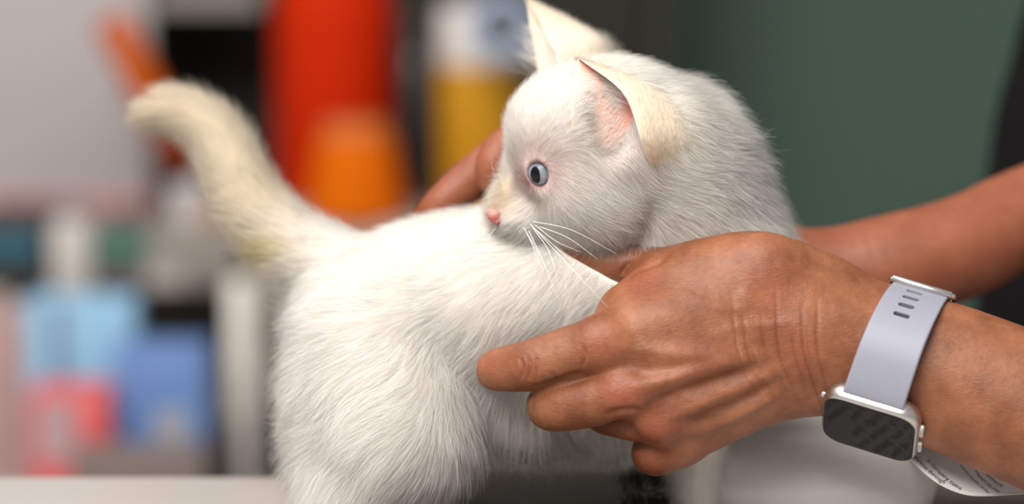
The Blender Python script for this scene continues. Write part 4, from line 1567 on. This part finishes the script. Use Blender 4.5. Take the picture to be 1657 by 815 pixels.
# leaning board of white paper at the left with a pink rule
PAPERW = mat((0.36, 0.333, 0.342), 0.7, noise=0.03, nscale=10)
cx, wd, z0, z1 = span(-60, 236, -60, 362, YF + 0.25)
board = empty('notice_board', (cx, YF + 0.25, DESK_Z), 'pale lilac white notice board with a faint pink line', 'board')
box_obj('panel', (0, 0.01, (z1 - DESK_Z) / 2), (wd, 0.012, z1 - DESK_Z), PAPERW, board, bev=0.002)
zz = WY(100, 326, YF + 0.25)[2] - DESK_Z
box_obj('pink_line', (0, 0.0030, zz), (wd, 0.003, 0.017), mat((0.52, 0.27, 0.26), 0.7), board)
# orange handled brush hanging askew
pa, pb = WY(178, 30, YF + 0.1), WY(300, 268, YF + 0.1)
mid = (pa + pb) / 2
brush = empty('marker_pen', mid, 'thick orange marker pen hung slantwise by the pale board', 'pen')
Lp = np.linalg.norm(pb - pa)
ax_ = nrm(pb - pa)
Mr = Vector(ax_).to_track_quat('Z', 'Y').to_matrix().to_4x4()
R0 = 0.0145
lathe('barrel', [(R0 * .8, -Lp / 2), (R0, -Lp / 2 + .004), (R0, Lp * 0.06), (R0 * .8, Lp * 0.08)], mat((0.44, 0.080, 0.006), 0.6, spec=0.1), brush, M=Mr)
lathe('cap', [(R0 * 1.05, Lp * 0.07), (R0 * 1.1, Lp * 0.08), (R0 * 1.0, Lp / 2 - .003), (R0 * .6, Lp / 2)], mat((0.20, 0.028, 0.006), 0.6, spec=0.1), brush, M=Mr)['label'] = 'dark red cap'

# white rack with one shelf
RACK = mat((0.82, 0.78, 0.71), 0.4)
rx0 = WY(-80, 480, YF)[0]; rx1 = WY(388, 480, YF)[0]
rack = empty('desk_rack', ((rx0 + rx1) / 2, YF + 0.1, DESK_Z), 'white desk rack with uprights and one dark shelf', 'rack')
rw = rx1 - rx0
zsh = WY(100, 486, YF)[2] - DESK_Z
zpt = WY(388, 452, YF)[2] - DESK_Z
for sx in (-1, 1):
    for sy in (-0.1, 0.1):
        box_obj('upright', (sx * rw / 2, sy, zpt / 2), (0.019, 0.016, zpt), RACK, rack, bev=0.003)
box_obj('shelf', (0, 0.03, zsh), (rw - 0.019, 0.13, 0.008), mat((0.12, 0.105, 0.09), 0.6), rack, bev=0.002)
box_obj('back_panel', (0, 0.105, zsh / 2), (rw - 0.02, 0.006, zsh), mat((0.075, 0.065, 0.06), 0.7), rack)
RS = DESK_Z + zsh + 0.004


def pack(name, label, cat, x0, x1, y0, base, Y, dep, colr, group=None, rot=0.0, panels=()):
    cx, wd, _, ztop = span(x0, x1, y0, 600, Y)
    h = ztop - base
    o = empty(name, (cx, Y + dep / 2, base), label, cat, group, rot)
    box_obj('carton', (0, 0, h / 2), (wd, dep, h), mat(colr, 0.5, noise=0.05), o, bev=0.002)
    for pn_, (u0, u1, v0, v1), pc_ in panels:
        box_obj(pn_, ((u0 + u1 - 1) / 2 * wd, -dep / 2 - 0.0006, (v0 + v1) / 2 * h), ((u1 - u0) * wd, 0.0016, (v1 - v0) * h), mat(pc_, 0.5), o)
    return o


# on the rack's shelf
pack('binder', 'teal and black box file at the end of the rack shelf', 'box', -60, 66, 372, RS, YF + 0.02, 0.15, (0.030, 0.026, 0.022), panels=(('label_band', (0, 1, 0.52, 0.98), (0.012, 0.085, 0.13)),))
bottle('white_bottle', 'white bottle with a grey cap between the teal and green boxes', 72, 144, 326, RS, YF + 0.01, (0.50, 0.46, 0.43),
       [(0.9, 0), (1, 0.02), (1, 0.68), (0.7, 0.78), (0.6, 0.8)], ([(0.64, 0.795), (0.66, 0.8), (0.66, 0.98), (0.6, 1)], (0.22, 0.185, 0.18)))
pack('box_file', 'dark box with a green top band beside the white bottle', 'box', 148, 236, 376, RS, YF + 0.03, 0.14, (0.12, 0.10, 0.088), panels=(('label_band', (0, 1, 0.55, 0.98), (0.03, 0.16, 0.10)),))
pack('grey_carton', 'grey brown carton at the cabinet end of the rack shelf', 'box', 240, 382, 372, RS, YF + 0.03, 0.14, (0.23, 0.205, 0.18), panels=(('sticker', (0.0, 0.4, 0.02, 0.4), (0.42, 0.37, 0.34)),))
cx, wd, z0, z1 = span(262, 326, 308, 366, YF + 0.03)
cup = empty('paper_cup', (cx, YF + 0.08, WY(290, 372, YF + 0.03)[2]), 'small white cup standing on the grey brown carton', 'cup')
lathe('cup_wall', [(wd * .36, 0), (wd * .38, .002), (wd * .5, z1 - z0), (wd * .47, z1 - z0), (wd * .34, 0.004)], mat((0.66, 0.62, 0.62), 0.5), cup)
# on the desk under the shelf
pack('snack_bag', 'light blue packet under the rack shelf', 'packet', 42, 216, 486, DESK_Z, YF - 0.07, 0.04, (0.24, 0.45, 0.64), panels=(('stripe', (0.25, 0.36, 0.45, 0.98), (0.12, 0.15, 0.21)), ('picture', (0.3, 0.72, 0.3, 0.55), (0.30, 0.25, 0.27))))
pack('blue_box', 'blue box with white panel near the white rack upright', 'box', 184, 332, 562, DESK_Z, YF - 0.12, 0.04, (0.11, 0.21, 0.46), panels=(('label_panel', (0.45, 0.78, 0.25, 0.6), (0.36, 0.36, 0.38)), ('patch', (0, 0.4, 0.1, 0.35), (0.22, 0.42, 0.62))))
pack('red_box', 'red box with pale corner before the light blue packet', 'box', 44, 174, 636, DESK_Z, YF - 0.16, 0.05, (0.62, 0.10, 0.10), panels=(('picture', (0.1, 0.6, 0.45, 0.95), (0.40, 0.27, 0.29)),))
pack('pink_carton', 'dull pink carton next to the light blue packet', 'box', -40, 38, 500, DESK_Z, YF - 0.07, 0.04, (0.36, 0.235, 0.225))
pack('tape_box', 'small black box at the foot of the rack upright', 'box', 332, 376, 690, DESK_Z, YF - 0.12, 0.03, (0.02, 0.017, 0.018))
pack('stapler_box', 'small dark block standing before the grey cabinet', 'box', 408, 456, 676, DESK_Z, YF - 0.08, 0.03, (0.02, 0.017, 0.018))
pack('cable_tray', 'flat dark tray on the desk before the blue box', 'tray', 110, 330, 728, DESK_Z, YF - 0.20, 0.03, (0.16, 0.125, 0.115))
pack('belly_shade_box', 'dark brown box added on the desk for the shade under the kitten belly', 'box', 620, 1030, 690, DESK_Z, YF - 0.16, 0.1, (0.05, 0.042, 0.036))  # added box, its dark colour deepens the shade below the belly
ct = WY(346, 372, YF + 0.05)
pack('wooden_block', 'small tan wooden block standing on the grey brown carton', 'block', 336, 360, 334, ct[2], YF + 0.06, 0.02, (0.38, 0.21, 0.10))
